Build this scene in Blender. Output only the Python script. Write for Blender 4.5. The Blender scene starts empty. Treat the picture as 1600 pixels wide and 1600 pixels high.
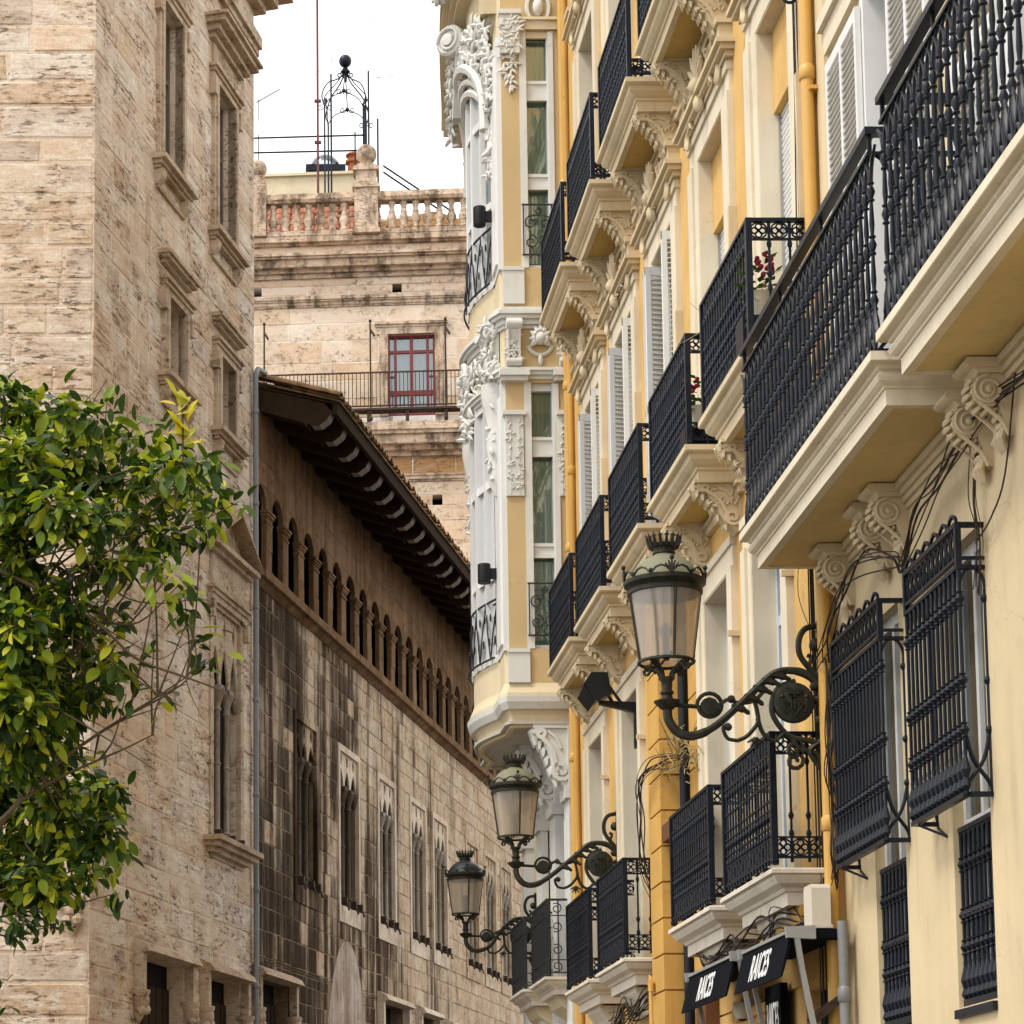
import bpy, math, random
from mathutils import Vector, Matrix, noise
from math import sin, cos, pi, radians as rad
sc = bpy.context.scene
rng = random.Random(7)

# ---------------------------------------------------------------- camera
cd = bpy.data.cameras.new('camera'); cam = bpy.data.objects.new('camera', cd)
sc.collection.objects.link(cam)
cam.location = (0, 0, 1.6); cam.rotation_euler = (rad(90) + math.atan(442 / 3700), 0, 0)
cd.sensor_fit = 'HORIZONTAL'; cd.sensor_width = 36; cd.lens = 3700 / 1600 * 36
cd.shift_x = 440 / 1600; cd.shift_y = 626 / 1600
cd.clip_start = 0.1; cd.clip_end = 3000
sc.camera = cam

# ---------------------------------------------------------------- sky, sun, exposure
SUN_EL, SUN_AZ = rad(56), rad(240)          # azimuth measured clockwise from +Y: the sun stands behind the camera, to its left
w = bpy.data.worlds.new('World'); sc.world = w; w.use_nodes = True
t = w.node_tree; t.nodes.clear()
sky = t.nodes.new('ShaderNodeTexSky'); sky.sky_type = 'NISHITA'; sky.sun_disc = False
sky.sun_elevation = SUN_EL; sky.sun_rotation = SUN_AZ; sky.air_density = 1.0; sky.dust_density = 4.0
tc = t.nodes.new('ShaderNodeTexCoord'); cl = t.nodes.new('ShaderNodeTexNoise')
cl.inputs['Scale'].default_value = 2.2; cl.inputs['Detail'].default_value = 6
t.links.new(tc.outputs['Generated'], cl.inputs['Vector'])
cr = t.nodes.new('ShaderNodeValToRGB')
cr
cr.color_ramp.elements[1].position = .6; cr.color_ramp.elements[1].color = (1, 1, 1, 1)
t.links.new(cl.outputs['Fac'], cr.inputs['Fac'])
sc_ = t.nodes.new('ShaderNodeVectorMath'); sc_.operation = 'SCALE'; sc_.inputs['Scale'].default_value = 12.0
t.links.new(cr.outputs['Color'], sc_.inputs[0])
mx = t.nodes.new('ShaderNodeMixRGB'); mx.inputs['Fac'].default_value = .88
t.links.new(sky.outputs['Color'], mx.inputs['Color1']); t.links.new(sc_.outputs['Vector'], mx.inputs['Color2'])
bg = t.nodes.new('ShaderNodeBackground'); bg.inputs['Strength'].default_value = .14
out = t.nodes.new('ShaderNodeOutputWorld')
t.links.new(mx.outputs['Color'], bg.inputs['Color']); t.links.new(bg.outputs['Background'], out.inputs['Surface'])
sl = bpy.data.lights.new('sun', 'SUN'); sl.energy = 1.8; sl.angle = rad(14); sl.color = (1, .94, .84)
so = bpy.data.objects.new('sun', sl); sc.collection.objects.link(so)
sd = Vector((sin(SUN_AZ) * cos(SUN_EL), cos(SUN_AZ) * cos(SUN_EL), sin(SUN_EL)))
so.rotation_euler = sd.to_track_quat('Z', 'Y').to_euler(); so.location = sd * 60
vs = sc.view_settings
vs.view_transform = 'Standard'; vs.look = 'None'; vs.exposure = 0.46; vs.gamma = 1; vs.use_curve_mapping = False
sc.cycles.max_bounces = 6; sc.cycles.diffuse_bounces = 3; sc.cycles.glossy_bounces = 2
sc.cycles.transmission_bounces = 3; sc.cycles.transparent_max_bounces = 8
sc.cycles.use_denoising = True; sc.cycles.caustics_reflective = False; sc.cycles.caustics_refractive = False

# ---------------------------------------------------------------- materials
class G:
    """Small helper to write a node material."""
    def __init__(s, name):
        s.m = bpy.data.materials.new(name); s.m.use_nodes = True
        s.t = s.m.node_tree; s.t.nodes.clear()
        s.out = s.t.nodes.new('ShaderNodeOutputMaterial')
    def n(s, typ, ins=None, **kw):
        nd = s.t.nodes.new('ShaderNode' + typ)
        for k, v in kw.items(): setattr(nd, k, v)
        for k, v in (ins or {}).items():
            if isinstance(v, bpy.types.NodeSocket): s.t.links.new(v, nd.inputs[k])
            else: nd.inputs[k].default_value = v
        return nd
    def pos(s, scale=(1, 1, 1)):
        g = s.n('NewGeometry'); mp = s.n('Mapping', {'Vector': g.outputs['Position'], 'Scale': scale})
        return mp.outputs['Vector']
    def obj(s, scale=(1, 1, 1)):
        g = s.n('TexCoord'); mp = s.n('Mapping', {'Vector': g.outputs['Object'], 'Scale': scale})
        return mp.outputs['Vector']
    def noise(s, vec, scale=1., detail=4., rough=.55, dist=0.):
        return s.n('TexNoise', {'Vector': vec, 'Scale': scale, 'Detail': detail, 'Roughness': rough, 'Distortion': dist}).outputs['Fac']
    def ramp(s, fac, stops, interp='LINEAR'):
        nd = s.n('ValToRGB', {'Fac': fac}); r = nd.color_ramp; r.interpolation = interp
        while len(r.elements) < len(stops): r.elements.new(.5)
        for e, (p, c) in zip(r.elements, stops):
            e.position = p; e.color = (*(c if not isinstance(c, (int, float)) else (c,) * 3), 1)
        return nd.outputs['Color']
    def mix(s, fac, a, b, mode='MIX'):
        d = {'Fac': fac}
        for k, v in (('Color1', a), ('Color2', b)):
            d[k] = v if isinstance(v, bpy.types.NodeSocket) else (*v, 1)
        return s.n('MixRGB', d, blend_type=mode).outputs['Color']
    def math(s, op, a, b=0.):
        return s.n('Math', {0: a, 1: b}, operation=op).outputs[0]
    def rnd(s):
        o = s.n('ObjectInfo').outputs['Random']; g = s.n('NewGeometry').outputs['Random Per Island']
        return s.math('FRACT', s.math('ADD', o, s.math('MULTIPLY', g, 7.31)))
    def bump(s, h, strength=.3, dist=.02):
        return s.n('Bump', {'Height': h, 'Strength': strength, 'Distance': dist}).outputs['Normal']
    def bsdf(s, col, rough=.8, normal=None, metallic=0., spec=.3, **kw):
        d = {'Roughness': rough, 'Metallic': metallic, 'Specular IOR Level': spec}
        d['Base Color'] = col if isinstance(col, bpy.types.NodeSocket) else (*col, 1)
        if normal is not None: d['Normal'] = normal
        d.update(kw)
        return s.n('BsdfPrincipled', d).outputs['BSDF']
    def done(s, sh):
        s.t.links.new(sh, s.out.inputs['Surface']); return s.m

def stone(name, cols, vein=.5, vein_scale=(1.3, 1.3, 12), pits=.6, dark=(.07, .043, .022), stain=None, bumpd=.02, rough=.92, pale=(.66, .57, .46), palef=.5, grain=.35, blotch=.5):
    """weathered sedimentary stone: a tint per block, washes across blocks, bedding streaks, pits"""
    g = G(name)
    c = g.ramp(g.rnd(), [(i / max(1, len(cols) - 1), k) for i, k in enumerate(cols)])
    wash = g.ramp(g.noise(g.pos((1, 1, 1.3)), .8, 6, .65), [(.35, 0.), (.65, 1.)])
    c = g.mix(g.math('MULTIPLY', wash, .55), c, g.mix(.8, c, (.70, .60, .50), 'MULTIPLY'))
    lt = g.ramp(g.noise(g.pos((1, 1, 2.2)), 1.7, 6, .65, .4), [(.50, 0.), (.70, 1.)])
    c = g.mix(g.math('MULTIPLY', lt, palef), c, pale)
    v = g.noise(g.pos(vein_scale), 1.5, 8, .76, .6)
    vm = g.ramp(v, [(.47, 0.), (.60, 1.)])
    zone = g.ramp(g.noise(g.pos((1, 1, 1.4)), 1.3, 5, .62), [(.42, 0.), (.58, 1.)])
    c = g.mix(g.math('MULTIPLY', g.math('MULTIPLY', vm, vein), g.math('ADD', g.math('MULTIPLY', zone, .7), .3)), c, g.mix(1., c, (.48, .34, .24), 'MULTIPLY'))
    blot = g.math('MULTIPLY', g.ramp(g.noise(g.pos((1, 1, 1.8)), 4.2, 6, .72, .3), [(.52, 0.), (.66, 1.)]), zone)
    c = g.mix(g.math('MULTIPLY', blot, blotch), c, g.mix(1., c, (.50, .37, .27), 'MULTIPLY'))
    pn = g.noise(g.pos((vein_scale[0] * 5, vein_scale[1] * 5, vein_scale[2] * 2.0)), 1.2, 5, .72)
    pm = g.math('MULTIPLY', g.ramp(pn, [(.56, 0.), (.62, 1.)]), zone)
    c = g.mix(g.math('MULTIPLY', pm, pits), c, dark)
    gn = g.noise(g.pos(), 28, 5, .7)
    c = g.mix(g.math('MULTIPLY', g.ramp(gn, [(.42, 1.), (.60, 0.)]), grain), c, g.mix(1., c, (.60, .52, .44), 'MULTIPLY'))
    if stain: c = stain(g, c)
    h = g.math('SUBTRACT', g.math('ADD', g.math('MULTIPLY', g.noise(g.pos((1, 1, 2.2)), 8, 7, .7), .6), g.math('MULTIPLY', gn, .25)), g.math('MULTIPLY', pm, .9))
    return g.done(g.bsdf(c, rough, g.bump(h, .9, bumpd), spec=.08))

def tower_stain(g, c):
    # rain runs: long vertical brown streaks in irregular patches
    s = g.noise(g.pos((2.2, 2.2, .16)), 1.5, 5, .6)
    p = g.noise(g.pos((.30, .30, .22)), 1.2, 3)
    m = g.math('MULTIPLY', g.ramp(s, [(.48, 0.), (.68, 1.)]), g.ramp(p, [(.45, 0.), (.62, 1.)]))
    return g.mix(g.math('MULTIPLY', m, .6), c, g.mix(1., c, (.55, .40, .28), 'MULTIPLY'))
M_TOWER = stone('travertine_blocks', [(0.671, 0.540, 0.397), (0.729, 0.620, 0.504), (0.594, 0.450, 0.311), (0.748, 0.680, 0.591), (0.690, 0.540, 0.386), (0.710, 0.620, 0.526), (0.575, 0.480, 0.386), (0.719, 0.560, 0.408)], stain=tower_stain, vein=.7, pits=.75, vein_scale=(.8, .8, 7.5), pale=(.80, .745, .64), palef=.75, blotch=.65)
M_TOWERD = stone('travertine_dressed', [(0.537, 0.420, 0.300), (0.575, 0.470, 0.355), (0.479, 0.360, 0.247)], vein=.5, vein_scale=(2, 2, 6), stain=tower_stain, palef=.3)
M_MORTAR = stone('lime_mortar', [(0.690, 0.560, 0.419), (0.729, 0.600, 0.473)], vein=.25, pits=.3, pale=(.78, .68, .54))

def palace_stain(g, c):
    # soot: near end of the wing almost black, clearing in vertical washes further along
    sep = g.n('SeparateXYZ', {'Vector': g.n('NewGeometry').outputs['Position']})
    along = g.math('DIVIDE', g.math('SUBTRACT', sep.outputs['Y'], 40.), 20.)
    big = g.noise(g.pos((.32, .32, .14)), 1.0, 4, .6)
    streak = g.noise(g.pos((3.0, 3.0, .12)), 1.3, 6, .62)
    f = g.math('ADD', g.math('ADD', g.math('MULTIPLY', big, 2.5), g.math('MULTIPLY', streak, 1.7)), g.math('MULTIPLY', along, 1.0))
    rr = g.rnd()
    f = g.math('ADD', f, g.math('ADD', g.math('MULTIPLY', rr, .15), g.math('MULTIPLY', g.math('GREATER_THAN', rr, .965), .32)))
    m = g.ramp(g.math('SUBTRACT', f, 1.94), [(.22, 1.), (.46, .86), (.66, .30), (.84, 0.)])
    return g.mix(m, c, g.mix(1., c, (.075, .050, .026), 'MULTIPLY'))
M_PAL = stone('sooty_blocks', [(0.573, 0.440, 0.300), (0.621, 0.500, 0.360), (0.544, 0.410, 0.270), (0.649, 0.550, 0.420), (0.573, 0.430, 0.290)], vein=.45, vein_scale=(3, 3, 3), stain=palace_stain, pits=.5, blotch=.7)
M_PALJ = stone('sooty_joint', [(.24, .175, .11), (.28, .205, .13)], vein=.2, pits=.2, palef=.25)
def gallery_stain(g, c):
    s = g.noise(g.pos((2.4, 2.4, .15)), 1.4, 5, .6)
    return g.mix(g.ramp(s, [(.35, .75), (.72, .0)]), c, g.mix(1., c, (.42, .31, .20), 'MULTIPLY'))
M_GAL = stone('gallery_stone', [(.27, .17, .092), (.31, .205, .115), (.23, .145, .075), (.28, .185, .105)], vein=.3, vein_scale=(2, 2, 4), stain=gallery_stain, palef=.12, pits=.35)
M_PALE = stone('pale_dressed_stone', [(.72, .61, .48), (.76, .66, .53), (.66, .54, .41)], vein=.35, vein_scale=(4, 4, 1), pits=.4, palef=.25)
M_COLN = stone('grey_colonnette', [(.34, .29, .23), (.38, .33, .27)], vein=.3, vein_scale=(4, 4, 1), pits=.2, palef=.1)
M_COLD = stone('sooty_colonnette', [(.13, .10, .07), (.15, .115, .08)], vein=.3, vein_scale=(4, 4, 1), pits=.2, palef=.05)
M_FAR = stone('far_tower_blocks', [(0.698, 0.560, 0.414), (0.757, 0.640, 0.523), (0.640, 0.480, 0.327), (0.776, 0.690, 0.589), (0.679, 0.510, 0.349), (0.737, 0.590, 0.469)], vein=.30, vein_scale=(1.2, 1.2, 3), pits=.4, palef=.4, grain=.2)
M_FARJ = stone('far_joint', [(.44, .32, .20)], vein=.2, pits=.2)
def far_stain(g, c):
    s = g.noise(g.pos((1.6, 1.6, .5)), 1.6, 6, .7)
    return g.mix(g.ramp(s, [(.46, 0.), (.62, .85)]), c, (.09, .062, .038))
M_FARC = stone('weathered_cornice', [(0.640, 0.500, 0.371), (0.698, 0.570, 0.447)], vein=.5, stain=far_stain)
M_FARO = stone('orange_band_stone', [(.50, .29, .13), (.54, .33, .16)], vein=.3)

def plaster(name, col, var=.12, streak=.3, rough=.85, dirt=(.42, .33, .22)):
    g = G(name)
    a = g.noise(g.pos(), 1.1, 6, .6); b = g.noise(g.pos((5, 5, .35)), 1.2, 5, .6)
    fine = g.noise(g.pos(), 24, 4, .6)
    d = tuple(k * (1 - 2 * var) for k in col)
    c = g.mix(g.ramp(a, [(.35, 0.), (.7, 1.)]), col, d)
    c = g.mix(g.math('MULTIPLY', g.ramp(b, [(.52, 0.), (.75, 1.)]), streak), c, dirt)
    c = g.mix(g.math('MULTIPLY', g.ramp(fine, [(.6, 0.), (.8, 1.)]), .10), c, dirt)
    gr = g.noise(g.pos((1.5, 1.5, .8)), 2.2, 7, .7)
    dk = tuple(k * .62 for k in dirt)
    c = g.mix(g.math('MULTIPLY', g.ramp(gr, [(.55, 0.), (.72, 1.)]), .34), c, dirt)
    run = g.math('MULTIPLY', g.ramp(g.noise(g.pos((9, 9, .28)), 1.1, 5, .65), [(.55, 0.), (.74, 1.)]), g.ramp(g.noise(g.pos(), .55, 3), [(.46, 0.), (.62, 1.)]))
    c = g.mix(g.math('MULTIPLY', run, streak * 1.6), c, dk)
    vo = g.n('TexVoronoi', {'Vector': g.n('VectorMath', {0: g.pos(), 1: g.n('TexNoise', {'Vector': g.pos(), 'Scale': 2.5, 'Detail': 4.}).outputs['Color']}, operation='ADD').outputs[0], 'Scale': .75}, feature='DISTANCE_TO_EDGE').outputs['Distance']
    ck = g.math('MULTIPLY', g.ramp(vo, [(0., 1.), (.006, 0.)]), g.ramp(g.noise(g.pos(), .8, 2), [(.52, 0.), (.6, 1.)]))
    c = g.mix(g.math('MULTIPLY', ck, .45), c, dk)
    h = g.math('ADD', g.math('MULTIPLY', fine, .5), g.noise(g.pos(), 5, 3))
    return g.done(g.bsdf(c, rough, g.bump(h, .25, .012), spec=.25))
M_YEL = plaster('yellow_render', (.68, .43, .15), dirt=(.45, .25, .08))
M_YELD = plaster('ochre_pier_render', (.58, .34, .09), dirt=(.40, .2, .06))
M_OCH = plaster('ochre_soffit', (.62, .43, .14), var=.1)
M_CREAM = plaster('cream_render', (.66, .53, .325), var=.07, streak=.25)
M_TRIM = plaster('cream_stone_trim', (.64, .53, .35), var=.1, streak=.22)
M_TRIML = plaster('pale_stone_trim', (.70, .62, .47), var=.07, streak=.2)
M_SILLW = plaster('off_white_slab', (.68, .62, .52), var=.1, streak=.35)
M_BAYW = plaster('white_stucco', (.66, .66, .62), var=.05, streak=.12, dirt=(.5, .45, .36))
M_BAYY = plaster('bay_tan_render', (.56, .415, .215), var=.05, streak=.08)
M_BAYP = plaster('bay_pale_yellow', (.66, .565, .38), var=.05, streak=.1)
M_GREYS = plaster('grey_soffit', (.50, .47, .42), var=.08)

def metal(name, col, rough=.45, met=.35, dust=.25):
    g = G(name)
    n = g.noise(g.pos(), 14, 4); n2 = g.noise(g.pos(), 60, 3)
    c = g.mix(g.math('MULTIPLY', g.ramp(n, [(.45, 0.), (.75, 1.)]), dust), col, (.13, .115, .095))
    return g.done(g.bsdf(c, g.math('ADD', g.math('MULTIPLY', n, .3), rough - .12), g.bump(n2, .15, .003), met, .22))
M_IRON = metal('black_iron_paint', (.006, .0095, .017), .34, .05, .06)
M_IRONG = metal('grey_iron_paint', (.022, .024, .027), .48, .15, .2)
M_LAMP = metal('bronze_green_iron', (.024, .024, .016), .48, .2, .25)
M_RUST = metal('rusty_iron', (.05, .028, .018), .7, .2, .3)
M_CABLE = metal('cable_rubber', (.025, .017, .012), .7, 0, .35)
M_STEEL = metal('grey_steel', (.36, .36, .35), .45, .5, .15)
M_PIPEB = metal('blue_grey_pipe', (.22, .225, .23), .5, .2, .35)
M_DOME = metal('lantern_green_grey_dome', (.19, .185, .12), .65, .05, .15)
M_DOMED = metal('dark_lantern_dome', (.045, .05, .058), .42, .3, .1)

def simple(name, col, rough=.6, spec=.4, var=.15, scale=8):
    g = G(name)
    n = g.noise(g.pos(), scale, 4)
    c = g.mix(n, col, tuple(k * (1 - var * 2) for k in col))
    return g.done(g.bsdf(c, rough, g.bump(g.noise(g.pos(), scale * 5, 3), .15, .004), spec=spec))
M_WHITE = simple('white_paint', (.74, .74, .72), .45, .5, .06)
M_SHUT = simple('white_shutter', (.72, .72, .70), .5, .4, .08)
M_BLUEW = simple('pale_blue_frame', (.55, .60, .66), .45, .5, .06)
M_FILL = stone('pale_fill', [(.58, .50, .42)], vein=.8, vein_scale=(8, 8, .3), pits=.5, palef=.35, stain=gallery_stain)
M_OCHC = plaster('cream_ochre_soffit', (.66, .50, .22), var=.08)
M_MAST = simple('faded_red_mast', (.13, .03, .03), .6)
M_RED = simple('oxblood_paint', (.19, .012, .012), .4, .5, .1)
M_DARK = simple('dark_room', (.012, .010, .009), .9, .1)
M_GREYG = simple('grey_panel_glass', (.20, .23, .25), .15, .6, .1, 2)
M_WOODD = simple('old_dark_beam', (.055, .036, .023), .9, .04, .3, 6)
M_WOODLIT = simple('lit_grey_beam_end', (.30, .26, .22), .8, .2, .25, 12)  # light on the rafter noses, put into the colour
M_WOODB = simple('brown_board', (.16, .062, .024), .6, .3, .2, 5)
M_DOORW = simple('grey_brown_door', (.16, .13, .10), .7, .3, .25, 6)
M_PIPEY = simple('yellow_pipe_paint', (.64, .36, .075), .45, .5, .12, 3)
M_AWN = simple('black_awning_cloth', (.007, .008, .011), .9, .06, .2)
M_LETT = simple('white_lettering', (.78, .78, .76), .6, .3, .03)
M_BOX = simple('beige_plastic', (.62, .56, .46), .5, .4, .05)
M_BLK = simple('black_plastic', (.010, .0105, .012), .45, .2, .1)
M_TAUPE = simple('white_ledge_paint', (.6, .55, .45), .7, .3, .1)
M_CURT = simple('sheer_curtain', (.62, .66, .66), .9, .1, .05)
M_CURTG = simple('green_curtain', (.62, .72, .60), .9, .1, .12, 3)
M_POT = simple('pale_pot', (.60, .55, .42), .7, .3, .1)
M_TERRA = simple('terracotta_pot', (.40, .12, .045), .7, .3, .15)
M_FLOWER = simple('magenta_petal', (.36, .012, .05), .6, .3, .2)
M_STRAW = simple('dry_plant', (.42, .32, .14), .9, .1, .2)
M_TWIG = simple('green_brown_twig', (.13, .095, .05), .8, .1, .2, 20)
M_BARK = simple('bark', (.13, .085, .05), .9, .1, .3, 20)
M_GROUND = simple('street_paving', (.17, .15, .125), .85, .2, .2, 2)

def tile_mat():
    g = G('mossy_roof_tile')
    c = g.ramp(g.rnd(), [(0, (.26, .15, .085)), (.5, (.33, .19, .10)), (1, (.20, .12, .07))])
    m = g.ramp(g.noise(g.pos(), 3.2, 5, .65), [(.46, 0.), (.6, 1.)])
    c = g.mix(g.math('MULTIPLY', m, .8), c, (.085, .075, .03))
    l = g.ramp(g.noise(g.pos(), 11, 5, .6), [(.6, 0.), (.66, 1.)])
    c = g.mix(g.math('MULTIPLY', l, .8), c, (.42, .33, .13))
    return g.done(g.bsdf(c, .9, g.bump(g.noise(g.pos(), 30, 4), .4, .01), spec=.15))
M_TILE = tile_mat()
def red_tile():
    g = G('red_roof_tile')
    c = g.ramp(g.rnd(), [(0, (.30, .11, .065)), (.5, (.38, .17, .10)), (1, (.20, .075, .05))])
    m = g.ramp(g.noise(g.pos(), 2.5, 5, .65), [(.45, 0.), (.65, 1.)])
    c = g.mix(g.math('MULTIPLY', m, .6), c, (.07, .05, .04))
    return g.done(g.bsdf(c, .9, spec=.15))
M_TILER = red_tile()

def glass(name, tint=(.8, .85, .84), refl=.1):
    g = G(name)
    n = g.noise(g.pos(), 2.5, 2)
    nm = g.bump(n, .06, .02)
    fr = g.n('Fresnel', {'IOR': 1.5, 'Normal': nm}).outputs[0]
    gl = g.n('BsdfGlossy', {'Roughness': .03, 'Color': (.95, .97, 1, 1), 'Normal': nm}).outputs[0]
    tr = g.n('BsdfTransparent', {'Color': (*tint, 1)}).outputs[0]
    return g.done(g.n('MixShader', {0: g.math('ADD', g.math('MULTIPLY', fr, .9), refl), 1: tr, 2: gl}).outputs[0])
M_GLASS = glass('window_glass')
M_GLASSG = glass('greenish_glass', (.84, .92, .88), .13)
def lamp_glass():
    g = G('frosted_lantern_pane')
    n = g.noise(g.pos((1, 1, .5)), 5, 4)
    c = g.mix(n, (.70, .62, .50), (.58, .51, .41))
    d = g.n('BsdfDiffuse', {'Color': c}).outputs[0]
    tl = g.n('BsdfTranslucent', {'Color': c}).outputs[0]
    tr = g.n('BsdfTransparent', {'Color': (.88, .80, .70, 1)}).outputs[0]
    gl = g.n('BsdfGlossy', {'Roughness': .12, 'Color': (1, 1, 1, 1)}).outputs[0]
    a = g.n('MixShader', {0: .5, 1: d, 2: tl}).outputs[0]
    a = g.n('MixShader', {0: .52, 1: a, 2: tr}).outputs[0]
    return g.done(g.n('MixShader', {0: .07, 1: a, 2: gl}).outputs[0])
M_LGLASS = lamp_glass()
def leaf_mat(name, stops):
    g = G(name)
    c = g.ramp(g.rnd(), stops)
    c = g.mix(g.math('MULTIPLY', g.noise(g.pos(), 6, 3), .4), c, (.03, .06, .01))
    p = g.bsdf(c, .45, spec=.22)
    tl = g.n('BsdfTranslucent', {'Color': g.mix(1., c, (1.5, 1.7, .6), 'MULTIPLY')}).outputs[0]
    return g.done(g.n('MixShader', {0: .24, 1: p, 2: tl}).outputs[0])
M_LEAF = leaf_mat('citrus_leaf', [(0, (.014, .032, .004)), (.3, (.03, .062, .006)), (.5, (.11, .17, .011)), (.75, (.30, .35, .020)), (1, (.52, .48, .035))])
M_LEAFY = leaf_mat('yellowed_leaf', [(0, (.55, .42, .03)), (.6, (.62, .50, .04)), (1, (.40, .36, .04))])
M_LEAFD = leaf_mat('dark_and_shaded_leaf', [(0, (.012, .03, .006)), (.6, (.03, .062, .010)), (1, (.07, .12, .02))])  # pot plants, the dark low clump, and painted shade inside the tree crown
# ---------------------------------------------------------------- mesh helpers
class MB:
    def __init__(s): s.v = []; s.f = []
    def poly(s, pts):
        i = len(s.v); s.v += [tuple(p) for p in pts]; s.f.append(tuple(range(i, i + len(pts)))); return s
    def box(s, x0, x1, y0, y1, z0, z1):
        i = len(s.v)
        s.v += [(x0, y0, z0), (x1, y0, z0), (x1, y1, z0), (x0, y1, z0), (x0, y0, z1), (x1, y0, z1), (x1, y1, z1), (x0, y1, z1)]
        s.f += [tuple(i + k for k in q) for q in ((0, 3, 2, 1), (4, 5, 6, 7), (0, 1, 5, 4), (1, 2, 6, 5), (2, 3, 7, 6), (3, 0, 4, 7))]
        return s
    def prism(s, pts, axis, a, b):
        """pts: outline in the two other axes; extruded along axis from a to b."""
        def P(p, q): return {'x': (q, p[0], p[1]), 'y': (p[0], q, p[1]), 'z': (p[0], p[1], q)}[axis]
        n = len(pts); i = len(s.v)
        s.v += [P(p, a) for p in pts] + [P(p, b) for p in pts]
        s.f.append(tuple(range(i + n - 1, i - 1, -1))); s.f.append(tuple(range(i + n, i + 2 * n)))
        for k in range(n): s.f.append((i + k, i + (k + 1) % n, i + n + (k + 1) % n, i + n + k))
        return s
    def tube(s, path, r, n=6, closed=False, flat=1.0):
        path = [Vector(p) for p in path]; m = len(path); rs = r if isinstance(r, (list, tuple)) else [r] * m
        i = len(s.v); ref = None
        for k, p in enumerate(path):
            if closed: tan = path[(k + 1) % m] - path[k - 1]
            else: tan = path[min(k + 1, m - 1)] - path[max(k - 1, 0)]
            tan.normalize()
            if ref is None: ref = Vector((0, 0, 1)) if abs(tan.z) < .9 else Vector((1, 0, 0))
            a = tan.cross(ref)
            if a.length < 1e-4: a = tan.orthogonal()
            a.normalize(); b = a.cross(tan); ref = b
            for j in range(n):
                q = 2 * pi * (j + .5) / n
                s.v.append(tuple(p + a * (cos(q) * rs[k]) + b * (sin(q) * rs[k] * flat)))
        for k in range(m if closed else m - 1):
            for j in range(n):
                A = i + k * n; B = i + ((k + 1) % m) * n
                s.f.append((A + j, A + (j + 1) % n, B + (j + 1) % n, B + j))
        if not closed:
            s.f.append(tuple(i + j for j in range(n))[::-1]); s.f.append(tuple(i + (m - 1) * n + j for j in range(n)))
        return s
    def lathe(s, prof, n=8, c=(0, 0, 0), axis='z'):
        i = len(s.v); m = len(prof)
        for r, h in prof:
            for j in range(n):
                q = 2 * pi * (j + .5) / n; x, y = r * cos(q), r * sin(q)
                p = {'z': (x, y, h), 'x': (h, x, y), 'y': (x, h, y)}[axis]
                s.v.append((c[0] + p[0], c[1] + p[1], c[2] + p[2]))
        for k in range(m - 1):
            for j in range(n): s.f.append((i + k * n + j, i + k * n + (j + 1) % n, i + (k + 1) * n + (j + 1) % n, i + (k + 1) * n + j))
        s.f.append(tuple(i + j for j in range(n))[::-1]); s.f.append(tuple(i + (m - 1) * n + j for j in range(n)))
        return s
    def ball(s, c, r, n=8, sz=1.):
        m = max(4, n // 2 + 1)
        return s.lathe([(max(.001, r * sin(pi * k / m)), -r * cos(pi * k / m) * sz) for k in range(m + 1)], n, c)
    def sweep(s, path, prof, closed=False):
        """path: plan points (x, y) ordered so that outward is on the left; prof: closed outline (offset outward, z)."""
        m = len(path); P = [Vector(p) for p in path]; i = len(s.v); k_ = len(prof)
        for k in range(m):
            def nrm(a, b): d = (b - a).normalized(); return Vector((-d.y, d.x))
            if closed: n1, n2 = nrm(P[k - 1], P[k]), nrm(P[k], P[(k + 1) % m])
            else:
                n1 = nrm(P[k - 1], P[k]) if k else nrm(P[0], P[1])
                n2 = nrm(P[k], P[k + 1]) if k < m - 1 else n1
                if k == 0: n1 = n2
            b = (n1 + n2); b = b / max(.3, b.length_squared) * 2 if b.length > 1e-6 else n1
            for o, z in prof: s.v.append((P[k].x + b.x * o, P[k].y + b.y * o, z))
        for k in range(m if closed else m - 1):
            A = i + k * k_; B = i + ((k + 1) % m) * k_
            for j in range(k_): s.f.append((A + j, A + (j + 1) % k_, B + (j + 1) % k_, B + j))
        if not closed:
            s.f.append(tuple(i + j for j in range(k_))); s.f.append(tuple(i + (m - 1) * k_ + j for j in range(k_))[::-1])
        return s
    def add(s, o, M=None):
        i = len(s.v)
        s.v += [tuple(M @ Vector(p)) for p in o.v] if M is not None else list(o.v)
        s.f += [tuple(i + k for k in q) for q in o.f]; return s
    def panel(s, x0, x1, z0, z1, holes, depth, y=0.):
        xs = sorted({x0, x1, *[h[k] for h in holes for k in (0, 1) if x0 < h[k] < x1]})
        zs = sorted({z0, z1, *[h[k] for h in holes for k in (2, 3) if z0 < h[k] < z1]})
        for a, b in zip(xs, xs[1:]):
            run = None
            for c, d in zip(zs, zs[1:]):
                mx_, mz = (a + b) / 2, (c + d) / 2
                if any(h[0] < mx_ < h[1] and h[2] < mz < h[3] for h in holes):
                    if run: s.poly([(a, y, run[0]), (a, y, run[1]), (b, y, run[1]), (b, y, run[0])]); run = None
                else: run = (run[0], d) if run else (c, d)
            if run: s.poly([(a, y, run[0]), (a, y, run[1]), (b, y, run[1]), (b, y, run[0])])
        for h in list(holes) + [(x0, x1, z0, z1)]:
            a, b, c, d = max(h[0], x0), min(h[1], x1), max(h[2], z0), min(h[3], z1); e = y - depth
            s.poly([(a, y, c), (a, e, c), (a, e, d), (a, y, d)]); s.poly([(b, y, c), (b, y, d), (b, e, d), (b, e, c)])
            s.poly([(a, y, c), (b, y, c), (b, e, c), (a, e, c)]); s.poly([(a, y, d), (a, e, d), (b, e, d), (b, y, d)])
        return s
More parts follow.
